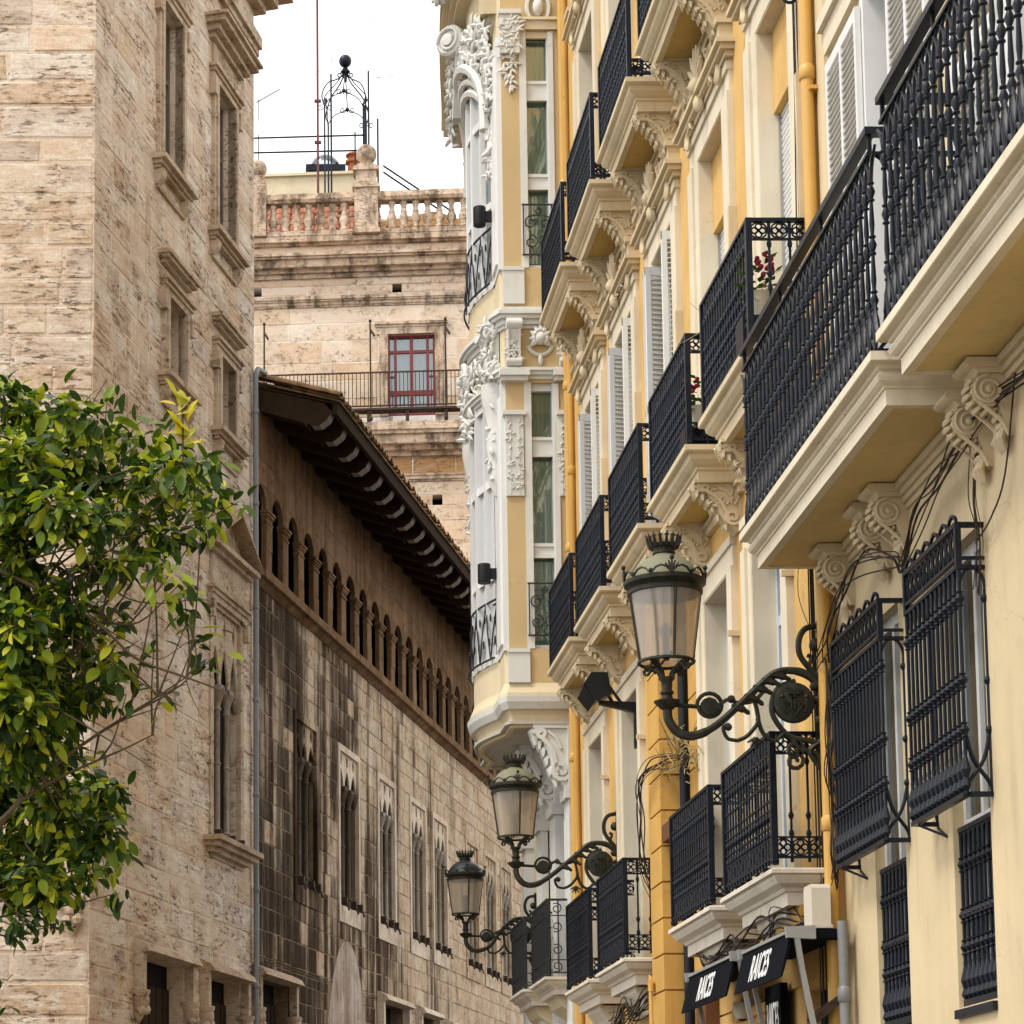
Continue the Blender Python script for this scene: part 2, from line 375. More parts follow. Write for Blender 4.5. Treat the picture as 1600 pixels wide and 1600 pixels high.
    def mesh(s, name, mat, smooth=None):
        me = bpy.data.meshes.new(name); me.from_pydata(s.v, [], s.f); me.update()
        import bmesh
        b = bmesh.new(); b.from_mesh(me); bmesh.ops.recalc_face_normals(b, faces=b.faces); b.to_mesh(me); b.free()
        if smooth:
            me.shade_smooth(); me.set_sharp_from_angle(angle=rad(smooth))
        if mat: me.materials.append(mat)
        return me
    def build(s, name, mat, parent=None, smooth=None, **kw):
        return put(name, s.mesh(name, mat, smooth), parent, **kw)

def put(name, me, parent=None, loc=(0, 0, 0), rz=0., scale=None, rot=None, kind=None):
    o = bpy.data.objects.new(name, me); sc.collection.objects.link(o)
    o.parent = parent; o.location = loc
    o.rotation_euler = rot if rot is not None else (0, 0, rz)
    if scale: o.scale = scale
    if kind: o['kind'] = kind
    return o
def tag(o, label, cat, group=None):
    o['label'] = label; o['category'] = cat
    if group: o['group'] = group
    return o
def thing(name, label, cat, loc=(0, 0, 0), rz=0., group=None):
    return tag(put(name, None, None, loc, rz), label, cat, group)
def arc(cx, cz, r, a0, a1, n, rz=None):
    return [(cx + r * cos(rad(a0 + (a1 - a0) * k / n)), cz + (rz or r) * sin(rad(a0 + (a1 - a0) * k / n))) for k in range(n + 1)]
def spiral(cx, cz, r0, r1, a0, turns, n):
    return [(cx + (r0 + (r1 - r0) * k / n) * cos(a0 + 2 * pi * turns * k / n), cz + (r0 + (r1 - r0) * k / n) * sin(a0 + 2 * pi * turns * k / n)) for k in range(n + 1)]
def bez(p, n=8):
    """Catmull-Rom through points."""
    p = [Vector(q) for q in p]; p = [p[0] * 2 - p[1]] + p + [p[-1] * 2 - p[-2]]; o = []
    for i in range(1, len(p) - 2):
        for k in range(n):
            t = k / n; a, b, c, d = p[i - 1:i + 3]
            o.append(.5 * ((2 * b) + (c - a) * t + (2 * a - 5 * b + 4 * c - d) * t * t + (3 * b - a - 3 * c + d) * t ** 3))
    o.append(p[-2]); return o

def relief(m, n, P, seed=1, l=.11, w=.02, up=None):
    """carved foliage: n small curling leaves; P(r) gives a point on the face and its outward normal"""
    r = random.Random(seed)
    for k in range(n):
        p, nr = P(r); p, nr = Vector(p), Vector(nr).normalized()
        t_ = nr.cross(Vector((r.gauss(0, 1), r.gauss(0, 1), r.gauss(0, 1)))).normalized()
        if up is not None: t_ = (t_ + Vector(up) * .8).normalized()
        L_ = l * r.uniform(.6, 1.3)
        m.tube([p - nr * w * .3, p + t_ * L_ * .4 + nr * w * .5, p + t_ * L_ * .8 + nr * w * .55, p + t_ * L_ + nr * w * .1], [w * .7, w * 1.15, w * .8, w * .3], 5)

# masonry: bevelled blocks with uneven faces, shared between all stones
def stone_meshes(mat, name, k=5):
    out_ = []
    for q in range(k):
        r = random.Random(q + 3); m = MB(); e = .035
        J = lambda a: a + r.uniform(-.018, .018)
        bk = [(-.5, 0, -.5), (.5, 0, -.5), (.5, 0, .5), (-.5, 0, .5)]
        md = [(J(-.5), .55, J(-.5)), (J(.5), .55, J(-.5)), (J(.5), .55, J(.5)), (J(-.5), .55, J(.5))]
        fr = [(J(-.5 + e), 1 + r.uniform(-.1, .1), J(-.5 + e)), (J(.5 - e), 1 + r.uniform(-.1, .1), J(-.5 + e)), (J(.5 - e), 1 + r.uniform(-.1, .1), J(.5 - e)), (J(-.5 + e), 1 + r.uniform(-.1, .1), J(.5 - e))]
        m.v = bk + md + fr
        for a in (0, 4):
            for j in range(4): m.f.append((a + j, a + (j + 1) % 4, a + 4 + (j + 1) % 4, a + 4 + j))
        m.f += [(8, 9, 10, 11), (3, 2, 1, 0)]
        out_.append(m.mesh(name, mat))
    return out_
def courses(x0, x1, z0, z1, holes, ch, lmin, lmax, r, joint=.012):
    zs = sorted({z0, z1, *[round(h[k], 3) for h in holes for k in (2, 3) if z0 + .05 < h[k] < z1 - .05]})
    rects = []
    for a, b in zip(zs, zs[1:]):
        n = max(1, round((b - a) / ch))
        cuts = [a + (b - a) * k / n for k in range(n + 1)]
        for k in range(1, n): cuts[k] += r.uniform(-.12, .12) * (b - a) / n
        for c, d in zip(cuts, cuts[1:]):
            mz = (c + d) / 2; iv = [(x0, x1)]
            for h in holes:
                if h[2] < mz < h[3]:
                    iv = [q for p, e in iv for q in ((p, min(e, h[0])), (max(p, h[1]), e)) if q[1] - q[0] > .03]
            for p, e in iv:
                x = p
                while x < e - .01:
                    l = r.uniform(lmin, lmax)
                    if e - x - l < lmin * .6: l = e - x
                    rects.append((x + joint / 2, min(e, x + l) - joint / 2, c + joint / 2, d - joint / 2)); x += l
    return rects
def lay(rects, meshes, parent, r, name='stone', depth=.02, limit=300, key=None, y=0.):
    """Stones as single objects up to the limit, the rest joined into one part."""
    if key: rects = sorted(rects, key=key)
    for a, b, c, d in rects[:limit]:
        put(name, r.choice(meshes), parent, ((a + b) / 2, y - .012, (c + d) / 2), scale=(b - a, depth + .012 + r.uniform(-.005, .008), d - c))
    rest = rects[limit:]
    if rest:
        m = MB()
        for a, b, c, d in rest:
            src = r.choice(meshes); mb = MB(); mb.v = [tuple(v.co) for v in src.vertices]; mb.f = [tuple(p.vertices) for p in src.polygons]
            m.add(mb, Matrix.Translation(((a + b) / 2, y - .012, (c + d) / 2)) @ Matrix.Diagonal((b - a, depth + .012 + r.uniform(-.005, .008), d - c, 1)))
        m.build(name + 'work', meshes[0].materials[0], parent, kind='stuff')

# ---------------------------------------------------------------- ground
MB().box(-120, 160, -40, 260, -.6, -.008).build('ground', M_GROUND)['kind'] = 'structure'
# ================================================================ stone tower on the left
TFR = dict(loc=(.64, 40, 0), rz=rad(253.13))
ST_T = stone_meshes(M_TOWER, 'stone'); ST_P = stone_meshes(M_PAL, 'stone'); ST_G = stone_meshes(M_GAL, 'stone')
ST_F = stone_meshes(M_FAR, 'stone'); ST_PALE = stone_meshes(M_PALE, 'stone')

def moulding(m, x0, x1, z, steps, y0=0., ends=True):
    """stacked steps (height, projection) growing upwards from z, with returned ends."""
    for h, p in steps:
        e = p * .8 if ends else 0
        m.box(x0 - e, x1 + e, y0 - .03, y0 + p, z, z + h); z += h
    return z
def classic_window(root, x0, x1, z0, z1, mat, hood=None, depth=.5, sill=True, bars=False):
    m = MB(); f = .17
    for k, (wd, pr) in enumerate(((f, .07), (f * .55, .10))):
        m.box(x0 - wd, x0 + .002, -.06, pr, z0 - .02, z1 - .001); m.box(x1 - .002, x1 + wd, -.06, pr, z0 - .02, z1 - .001)
    z = moulding(m, x0 - f, x1 + f, z1 - .004, ((.10, .08), (.07, .11), (.05, .15)))
    for x in (x0 - f - .10, x1 + f - .02): m.box(x, x + .12, -.02, .12, z1 - .30, z1 - .02)
    wn = m.build('window', mat, root)
    if hood == 'big':
        h = MB(); h.box(x0 - f, x1 + f, -.03, .05, z + .003, z + .42); zz = moulding(h, x0 - f - .05, x1 + f + .05, z + .42, ((.08, .12), (.10, .22), (.09, .34), (.05, .40)))
        h.build('hood', mat, wn)
    if hood == 'small':
        h = MB(); moulding(h, x0 - f, x1 + f, z + .22, ((.05, .08), (.06, .16), (.06, .2)))
        h.build('hood', mat, wn)
    if hood == 'pediment':
        h = MB(); h.box(x0 - .15, x1 + .15, -.03, .06, z, z + .55)
        zz = moulding(h, x0 - .28, x1 + .28, z + .55, ((.07, .14), (.08, .24)))
        xm = (x0 + x1) / 2; a, b = x0 - .5, x1 + .5
        h.prism([(a + .2, zz), (b - .2, zz), (xm, zz + .62)], 'y', -.03, .05)
        for (p, q) in (((a, zz), (xm, zz + .78)), ((b, zz), (xm, zz + .78))):
            h.prism([(p[0], p[1]), (q[0], q[1]), (q[0], q[1] - .13), (p[0], p[1] - .001)] if p[0] < q[0] else [(p[0], p[1] - .001), (q[0], q[1] - .13), (q[0], q[1]), (p[0], p[1])], 'y', -.03, .30 if p[0] < q[0] else .303)
        h.build('pediment', mat, wn)
    if sill:
        s = MB(); moulding(s, x0 - f, x1 + f, z0 - .22, ((.05, .10), (.06, .15), (.08, .22)))
        for x in (x0 - f - .05, x1 + f - .12): s.prism([(0, z0 - .23), (.15, z0 - .23), (.13, z0 - .34), (.05, z0 - .45), (0, z0 - .47)], 'x', x, x + .17)
        s.box(x0 - f, x1 + f, -.02, .05, z0 - .50, z0 - .44)
        s.build('sill', mat, wn)
    p = MB().box(x0 - .02, x1 + .02, -depth - .02, -depth, z0 - .02, z1 + .02); p.build('pane', M_GREYG if bars else M_DARK, wn)
    if bars:
        b = MB()
        for x in (x0, (x0 + x1) / 2 - .03, x1 - .06): b.box(x, x + .06, -depth, -depth + .05, z0, z1)
        for zz in (z0, z0 + (z1 - z0) * .62, z1 - .06): b.box(x0, x1, -depth, -depth + .045, zz, zz + .06)
        b.build('frame', M_DOORW, wn)
    return wn
def corbel_head(m, x, z, s=1.):
    m.ball((x, .10, z), .13 * s, 8, 1.2); m.ball((x - .07 * s, .14, z - .14 * s), .09 * s, 7); m.ball((x + .08 * s, .12, z - .16 * s), .08 * s, 7)
    m.lathe([(.02, z - .36 * s), (.09 * s, z - .24 * s), (.15 * s, z + .05 * s), (.19 * s, z + .12 * s), (.19 * s, z + .17 * s)], 8, (x, .05, 0))
def label_window(root, x0, x1, z0, z1, mat):
    """low window under a dripstone that ends in carved heads"""
    m = MB()
    m.prism([(0, z1 + .02), (.05, z1 - .02), (.26, z1 + .02), (.20, z1 + .12), (.04, z1 + .2), (0, z1 + .2)], 'x', x0 - .2, x1 + .2)
    for x in (x0 - .12, x1 + .12): m.box(x - .07, x + .07, -.02, .15, z1 - .55, z1 + .02)
    wn = m.build('low_window', mat, root)
    for x in (x0 - .12, x1 + .12): c = MB(); corbel_head(c, x, z1 - .68, .9); c.build('carved_corbel', mat, wn, smooth=50)
    MB().box(x0 - .02, x1 + .02, -.28, -.26, z0, z1 + .02).build('pane', M_DARK, wn)
    d = MB(); n = max(4, int((x1 - x0) / .16))
    for k in range(n): d.box(x0 + (x1 - x0) * k / n + .008, x0 + (x1 - x0) * (k + 1) / n - .008, -.26, -.22 + (k % 2) * .01, z0, z1 - .35)
    d.build('shutter_boards', M_WOODD, wn, kind='stuff')
    return wn
def gothic_window(root, x0, x1, z0, zs, zt, mat, colmat, depth=.5, back=M_DARK, framew=.2):
    """tall three-light window: colonnettes, pierced tracery, moulded sill"""
    fr = MB()
    for a, b in ((x0 - framew, x0 + .004), (x1 - .004, x1 + framew)): fr.box(a, b, -.05, .034, z0 - .3, zt + .02)
    fr.box(x0 - framew, x1 + framew, -.05, .032, zt - .004, zt + .12)
    fr.box(x0 - framew, x1 + framew, -.05, .033, z0 - .32, z0 + .004)
    wn = fr.build('gothic_window', mat, root)
    w3 = (x1 - x0) / 3; tr = MB()
    for k in range(3):
        xc = x0 + w3 * (k + .5); hw = w3 * .40
        L = []
        for t in range(9):                      # pointed cusped head
            a = t / 8; L.append((hw * (1 - a ** 1.7), zs + (zt - zs) * .52 * a))
        zp0 = zs + (zt - zs) * .62; zp1 = zs + (zt - zs) * .97; pz = (zp0 + zp1) / 2
        D = [(0, zp0), (.05, pz - .1), (.075, pz), (.04, pz + .09), (0, zp1)]
        for s in (-1, 1):
            out_ = [(xc + s * w3 / 2, zs), (xc + s * hw, zs)] + [(xc + s * x, z) for x, z in L[1:]] + [(xc + s * x, z) for x, z in D] + [(xc, zt), (xc + s * w3 / 2, zt)]
            tr.prism(out_, 'y', -.055, -.02)
    tr.build('tracery', mat, wn)
    cols = MB
    for k in (1, 2):
        x = x0 + w3 * k; c = MB()
        c.lathe([(.085, z0), (.085, z0 + .12), (.06, z0 + .17), (.075, z0 + .2), (.048, z0 + .24), (.046, zs - .42), (.07, zs - .39), (.05, zs - .35), (.06, zs - .3), (.10, zs - .16), (.13, zs - .08)], 10, (x, -.065, 0))
        c.box(x - .11, x + .11, -.12, .03, zs - .08, zs)
        c.ball((x, -.065, (z0 + zs) / 2), .066, 8, .5)
        c.build('colonnette', colmat, wn, smooth=45)
    for x in (x0 + .02, x1 - .02):
        cp = MB(); cp.lathe([(.03, zs - .28), (.05, zs - .24), (.08, zs - .10), (.10, zs - .05), (.10, zs)], 8, (x, -.06, 0))
        cp.build('end_capital', colmat, wn, smooth=45)
    b = MB()
    for x in (x0 + .12, (x0 + x1) / 2 - .12, x1 - .12):
        b.tube([(x, .02, z0 + .02), (x, .13, z0 + .0), (x, .16, z0 - .1)], .022, 5); b.box(x - .03, x + .03, .02, .13, z0 + .03, z0 + .15)
    b.build('sill_hook', M_RUST, wn, kind='stuff')
    MB().box(x0 - .02, x1 + .02, -depth - .02, -depth, z0 - .02, zt).build('pane', back, wn)
    return wn

tower = thing('stone_tower', 'tall pale travertine tower with stacked windows, behind the orange tree', 'tower', **TFR)
TW = [(4.97, 5.93, 17.2, 19.8), (2.13, 3.13, 17.2, 19.75)]
SW = [(4.78, 5.64, 13.92, 15.18), (2.12, 2.95, 13.92, 15.18)]
TG = (1.72, 3.22, 7.2, 10.95)
LW = [(4.66, 6.74, 1.6, 5.02), (1.72, 3.66, 1.6, 5.02)]
holes = TW + SW + [TG] + LW
MB().panel(.80, 8.74, 0, 23.2, holes, .62).build('side_wall', M_MORTAR, tower)
stones = courses(.82, 8.75, 3.6, 22.0, holes, .40, .40, 1.25, rng, .022)
stones = [(a, b + (rng.uniform(0, .02) if b > 8.72 else 0), c, d) for a, b, c, d in stones]
lay(stones, ST_T, tower, rng, depth=.006, limit=290, key=lambda q: -q[0] - .02 * q[2])
for q in TW: classic_window(tower, *q, M_TOWERD, 'big', .20, bars=True)
for q in SW: classic_window(tower, *q, M_TOWERD, 'small', .22)
classic_window(tower, TG[0], TG[1], 11.0, 11.02, M_TOWERD, 'pediment', .3, sill=False)
gothic_window(tower, TG[0], TG[1], TG[2], 9.75, TG[3], M_TOWERD, M_COLN, .20, M_DARK, .16)
s_ = MB(); moulding(s_, TG[0] - .2, TG[1] + .2, TG[2] - .25, ((.08, .12), (.08, .22), (.08, .3))); s_.build('window_ledge', M_TOWERD, tower)
for q in LW: label_window(tower, *q, M_TOWERD)
m = MB(); m.box(.80, 8.80, -.02, .10, 21.3, 21.42); m.box(.80, 8.84, -.02, .16, 21.42, 21.62)
for z, p in ((22.15, .18), (22.3, .36), (22.48, .58), (22.72, .72), (22.95, .8)): m.box(.80 - p * .9, 8.74 + p, -.3, p, z, z + .24 if z < 22.9 else z + .2)
m.build('cornice', M_TOWERD, tower)
front = MB().panel(0, 4.6, 0, 23.2, [], .3).build('front_wall', M_MORTAR, tower, loc=(8.74, 0, 0), rz=rad(-73.13))
fr_ = random.Random(21)
lay([(a - (fr_.uniform(0, .03) if a < .02 else 0), b, c, d) for a, b, c, d in courses(-.0, 4.5, 3.6, 19.2, [], .41, .4, 1.5, fr_, .045)], ST_T, front, fr_, depth=.008, limit=300, key=lambda q: q[0])
m = MB(); moulding(m, .35, 1.6, 5.62, ((.06, .05), (.05, .12), (.05, .16))); corbel_head(m, .22, 5.42, 1.0); m.build('broken_dripstone', M_TOWERD, front, smooth=40)
MB().box(1.0, 8.3, -4.0, -.65, 0, 23.15).build('inner_core', M_DARK, tower)
# downpipe at the joint of tower and wing
m = MB(); m.tube([(0, 0, 0), (0, 0, 15.35), (0, 0, 15.5), (-.08, .02, 15.62), (-.42, .05, 15.66)], .046, 10)
for z in (3, 5, 6.6, 8.2, 9.8, 11.4, 13.2, 14.8): m.lathe([(.046, z), (.058, z + .01), (.058, z + .07), (.046, z + .08)], 10)
m.build('downpipe', M_PIPEB, None, smooth=50, loc=(.43, 39.0, 0), rz=rad(253.13))
tag(bpy.context.scene.objects['downpipe'], 'slim blue grey downpipe in the corner between pale tower and dark wing', 'downpipe', 'downpipes')

# ================================================================ palace wing with the arcaded gallery
pal = thing('palace_wing', 'dark sooty stone palace wing with a long arched gallery under wooden eaves', 'palace', **TFR)
GW = [(1.78, 3.2), (4.95, 6.42), (8.2, 9.6), (11.22, 12.65), (13.58, 15.0), (17.4, 18.8), (19.75, 21.15), (22.0, 23.4)]
X_END = -42.
gh = [(-b, -a, 7.1, 10.1) for a, b in GW]
lw = [(-1.25, .78, 1.5, 5.22), (-10.3, -8.15, 1.5, 5.5), (-13.4, -11.75, 1.5, 5.5), (-16.6, -15.0, 1.5, 5.4)]
blind = [(-(5.42 + w_), -(5.42 - w_), a, b) for w_, a, b in ((1.65, 3.2, 5.0), (1.35, 5.0, 5.55), (.9, 5.55, 6.05), (.45, 6.05, 6.45))]
MB().panel(X_END, .82, 0, 12.0, gh + lw, .62).build('lower_wall', M_PALJ, pal)
PC = [.64 + 1.063 * (k - 1) for k in range(0, 38)]
ah = [(-u - .345, -u + .345, 12.22, 13.76) for u in PC]
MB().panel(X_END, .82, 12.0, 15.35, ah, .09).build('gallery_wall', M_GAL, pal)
surr = [(a - .13, b + .13, c - .32, d + .12) for a, b, c, d in gh]
pr = random.Random(5)
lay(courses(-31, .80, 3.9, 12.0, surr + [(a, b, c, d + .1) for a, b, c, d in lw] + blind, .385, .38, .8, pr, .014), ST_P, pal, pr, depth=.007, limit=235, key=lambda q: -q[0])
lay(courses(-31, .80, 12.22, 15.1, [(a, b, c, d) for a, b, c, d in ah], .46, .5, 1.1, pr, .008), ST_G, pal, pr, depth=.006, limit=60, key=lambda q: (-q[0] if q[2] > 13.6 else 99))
for i, (a, b) in enumerate(GW):
    gothic_window(pal, -b, -a, 7.1, 9.45, 10.1, M_PAL if i in (0, 5, 6, 7) else M_PALE, M_COLD if i < 2 else M_COLN, .13 if i < 3 else .17, M_DARK if i < 3 else M_DOORW, .13)
for q in lw[:]: label_window(pal, *q, M_PALE if q is not lw[0] else M_TOWERD)
# pale patch of a walled-up pointed arch
bl = []
for t in range(17):
    a = -1 + t / 8; bl.append((-5.5 + 2.2 * a, 2.6 + 3.85 * (1 - abs(a) ** 2.3)))
MB().prism([(-5.5 + 2.2, 2.5)] + bl[::-1] + [(-5.5 - 2.2, 2.5)], 'y', -.02, .014).build('blocked_arch', M_FILL, pal)
# string course, arches, capitals
m = MB(); m.prism([(-.02, 11.92), (.03, 11.92), (.12, 12.0), (.20, 12.02), (.21, 12.16), (.05, 12.216), (-.02, 12.216)], 'x', X_END, .81)
m.build('string_course', M_GAL, pal)
L = MB()
sp = [(.35 * cos(rad(a)), 13.40 + .35 * sin(rad(a))) for a in range(0, 91, 10)]
for s in (-1, 1): L.prism([(s * x, z) for x, z in sp] + [(0, 13.77), (s * .352, 13.77)], 'y', -.085, .004)
L.tube([(.36 * cos(rad(a)), .0, 13.40 + .36 * sin(rad(a))) for a in range(0, 181, 15)], .012, 5)
me_arch = L.mesh('arch', M_GAL)
L = MB()
for z, h, p in ((13.17, .04, .012), (13.27, .03, .01), (13.30, .05, .03), (13.35, .045, .052)): L.box(-.18 - p, .18 + p, -.10, .01 + p, z, z + h)
me_cap = L.mesh('capital', M_GAL)
me_base = MB().box(-.19, .19, -.09, .02, 12.22, 12.36).mesh('pier_base', M_GAL)
for k, u in enumerate(PC):
    put('arch', me_arch, pal, (-u, 0, 0)); put('capital', me_cap, pal, (-u - .5315, 0, 0)); put('pier_base', me_base, pal, (-u - .5315, 0, 0))
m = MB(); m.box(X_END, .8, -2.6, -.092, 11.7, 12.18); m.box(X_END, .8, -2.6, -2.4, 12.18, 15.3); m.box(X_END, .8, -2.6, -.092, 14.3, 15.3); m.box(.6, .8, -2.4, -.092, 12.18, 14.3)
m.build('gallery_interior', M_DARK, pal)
MB().box(X_END, .8, -9, -.66, 0, 11.69).build('inner_core', M_DARK, pal)
# eaves: carved rafter ends, boards, fascia, tiles
def RZ(v): return -.33 * v
prof = [(-.1, 15.08), (-.1, 15.46), (1.16, 15.46 + RZ(1.2))]
prof += [(1.16 + .10 * sin(rad(a)), 15.46 + RZ(1.2) - .18 + .14 * cos(rad(a))) for a in (20, 60, 90)]
prof += [(1.26 - .06, 15.06 + RZ(1.05) + .06), (1.06, 15.06 + RZ(1.05) - .03), (.92, 15.04 + RZ(1.0) - .02), (.86, 15.04 + RZ(1.0) + .03), (.84, 15.04 + RZ(.9) - .07), (.80, 15.04 + RZ(.8) - .03)]
me_raf = MB().prism(prof, 'x', -.13, .13).mesh('rafter', M_WOODD)
cap_ = MB()
cp_ = prof[2:-2]
for p, q in zip(cp_[2:-2], cp_[3:]):
    cap_.poly([(-.125, p[0] + .006, p[1] - .004), (.125, p[0] + .006, p[1] - .004), (.125, q[0] + .006, q[1] - .006), (-.125, q[0] + .006, q[1] - .006)])
me_rend = cap_.mesh('rafter_end', M_WOODLIT)  # pale skin over the nose: painted light along its curve
k = 0; u = -.36
while u < 41:
    r_ = put('rafter', me_raf, pal, (-u, 0, 0)); put('rafter_end', me_rend, r_); u += .93
m = MB(); m.prism([(-.1, 15.47), (1.36, 15.47 + RZ(1.36)), (1.36, 15.50 + RZ(1.36)), (-.1, 15.50)], 'x', X_END, .5); m.build('eave_boards', M_WOODD, pal)
m = MB(); m.prism([(1.30, 15.30 + RZ(1.36)), (1.38, 15.30 + RZ(1.36)), (1.40, 15.54 + RZ(1.36)), (1.30, 15.54 + RZ(1.36))], 'x', X_END, .48); m.build('fascia', M_WOODD, pal)
m = MB(); m.prism([(-6, 15.52 + .33 * 6), (1.44, 15.53 + RZ(1.44)), (1.44, 15.56 + RZ(1.44)), (-6, 15.56 + .33 * 6)], 'x', X_END, .5); m.build('roof', M_TILE, pal)
L = MB()
n_ = 7
for s0, s1, lift in ((0, 0, 0),):
    A = [(.105 * cos(pi * k / n_), .09 * sin(pi * k / n_)) for k in range(n_ + 1)]; Bq = [(x * .8, z * .8) for x, z in A]
    i = len(L.v)
    L.v += [(x, .48, z + RZ(.48)) for x, z in A] + [(x, 0, z) for x, z in A] + [(x * .86, .48, z * .82 + RZ(.48)) for x, z in A] + [(x * .86, 0, z * .82) for x, z in A]
    q = n_ + 1
    for k in range(n_):
        L.f += [(i + k, i + k + 1, i + q + k + 1, i + q + k), (i + 2 * q + k, i + 3 * q + k, i + 3 * q + k + 1, i + 2 * q + k + 1), (i + k, i + 2 * q + k, i + 2 * q + k + 1, i + k + 1)]
me_tile = L.mesh('roof_tile', M_TILE)
tr_ = random.Random(4)
for row, v in enumerate((1.02, .62, .22)):
    for k in range(112):
        if row and k > 12: break
        x = .42 - k * .235
        put('roof_tile', me_tile, pal, (x + tr_.uniform(-.012, .012), v + tr_.uniform(-.02, .02), 15.57 + RZ(v) + row * .012), rz=tr_.uniform(-.05, .05), scale=(1, 1, tr_.uniform(.9, 1.1)))
# verge tiles with moss at the near end
for k in range(5):
    put('verge_tile', me_tile, pal, (.50, 1.0 - .36 * k, 15.62 + RZ(1.0 - .36 * k)), rz=tr_.uniform(-.06, .06), scale=(1.2, 1, 1.1))

# ================================================================ far tower
ft = thing('far_stone_tower', 'distant pale stone tower with roof balustrade and a dark red glazed door', 'tower', (4, 66, 0), rad(175.14))
dr = (-1.90, -.55, 23.86, 26.3)
sq = [(-.96, -.68, 27.56, 27.82), (3.1, 3.4, 27.54, 27.8), (-2.07, -1.78, 21.2, 21.5)]
MB().panel(-4.4, 6, 0, 29.05, [dr] + sq, .5).build('wall', M_FARJ, ft)
f2 = random.Random(9)
fh = [(dr[0] - .28, dr[1] + .28, 23.7, 26.68)]
lay(courses(-4.2, 5.0, 23.84, 27.17, fh, .52, .6, 1.5, f2, .010), ST_F, ft, f2, depth=.010)
lay(courses(-4.2, 5.0, 28.66, 29.02, [], .4, .9, 1.7, f2, .010), ST_F, ft, f2, depth=.012)
lay(courses(-4.2, 5.0, 27.5, 28.02, sq, .5, .8, 1.6, f2, .010), ST_F, ft, f2, depth=.010)
lay(courses(-4.2, 5.0, 15.5, 21.9, sq, .5, .6, 1.4, f2, .010), ST_F, ft, f2, depth=.010)
st_o = stone_meshes(M_FARO, 'stone', 3)
lay(courses(-4.2, 5.0, 22.1, 22.62, [], .55, .8, 1.3, f2, .008), st_o, ft, f2, depth=.004)
def band(name, z, steps, mat, x0=-4.4, x1=6):
    m = MB(); moulding(m, x0, x1, z, steps, ends=False); return m.build(name, mat, ft)
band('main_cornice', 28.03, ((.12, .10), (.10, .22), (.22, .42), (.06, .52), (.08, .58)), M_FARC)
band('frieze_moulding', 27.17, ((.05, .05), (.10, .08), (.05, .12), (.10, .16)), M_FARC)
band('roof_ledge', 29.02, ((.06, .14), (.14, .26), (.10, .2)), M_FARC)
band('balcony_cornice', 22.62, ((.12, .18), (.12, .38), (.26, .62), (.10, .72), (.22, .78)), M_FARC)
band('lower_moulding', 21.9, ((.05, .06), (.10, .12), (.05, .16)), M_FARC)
# glazed door
m = MB(); a, b, c, d = dr
m.box(a - .26, a + .004, -.05, .06, c, d); m.box(b - .004, b + .26, -.05, .06, c, d); moulding(m, a - .26, b + .26, d - .003, ((.2, .062), (.07, .09), (.07, .14)))
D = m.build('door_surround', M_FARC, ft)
m = MB(); y0, y1 = -.22, -.14
for x, w_ in ((a, .06), (a + .17, .08), ((a + b) / 2 - .05, .10), (b - .25, .08), (b - .06, .06)): m.box(x, x + w_, y0, y1, c, d)
for z, h in ((c, .12), (c + .66, .14), (d - .52, .08), (d - .06, .06)): m.box(a, b, y0 + .004, y1 - .004, z, z + h)
m.box(a + .06, a + .17, y0 + .01, y1 - .01, c + 1.2, c + 1.24); m.box(b - .17, b - .06, y0 + .01, y1 - .01, c + 1.2, c + 1.24)
m.build('door_frame', M_RED, D)
MB().box(a, b, -.20, -.19, c, d).build('door_glass', M_GLASS, D)
m = MB()
for s0, s1 in ((a + .05, (a + b) / 2), ((a + b) / 2, b - .05)):
    n = 40; pts = [(s0 + (s1 - s0) * k / n, -.32 + .025 * sin(k * 1.9) + .012 * sin(k * .7)) for k in range(n + 1)]
    for p, q in zip(pts, pts[1:]): m.poly([(p[0], p[1], c), (q[0], q[1], c), (q[0], q[1], d), (p[0], p[1], d)])
m.build('curtain', M_CURT, D, smooth=60)
# balcony rail
rb = MB(); rb.box(-4.3, 5.6, .70, .735, 24.90, 24.94); rb.box(-4.3, 5.6, .69, .745, 23.92, 23.95); rb.box(-4.3, 5.6, .4, .78, 23.80, 23.86)
for x in (.0, -2.2, -1.1, 2.2, 3.3): rb.box(x - .05, x + .05, .3, .72, 23.4, 23.80)
R_ = rb.build('balcony_rail', M_RUST, ft)
me_bar = MB().box(-.011, .011, .706, .728, 23.95, 24.90).mesh('bar', M_RUST)
for k in range(88): put('bar', me_bar, R_, (-4.25 + k * .112, 0, 0))
for x in (2.98, -.06, -2.2):
    m = MB(); m.tube([(x, .72, 23.6), (x, .72, 26.4)], .026, 5); m.tube([(x, .72, 26.2), (x - .12, .86, 25.95)], .035, 5); m.ball((x, .72, 26.45), .05, 6); m.ball((x, .72, 23.55), .07, 6)
    m.build('awning_hook', M_RUST, ft)
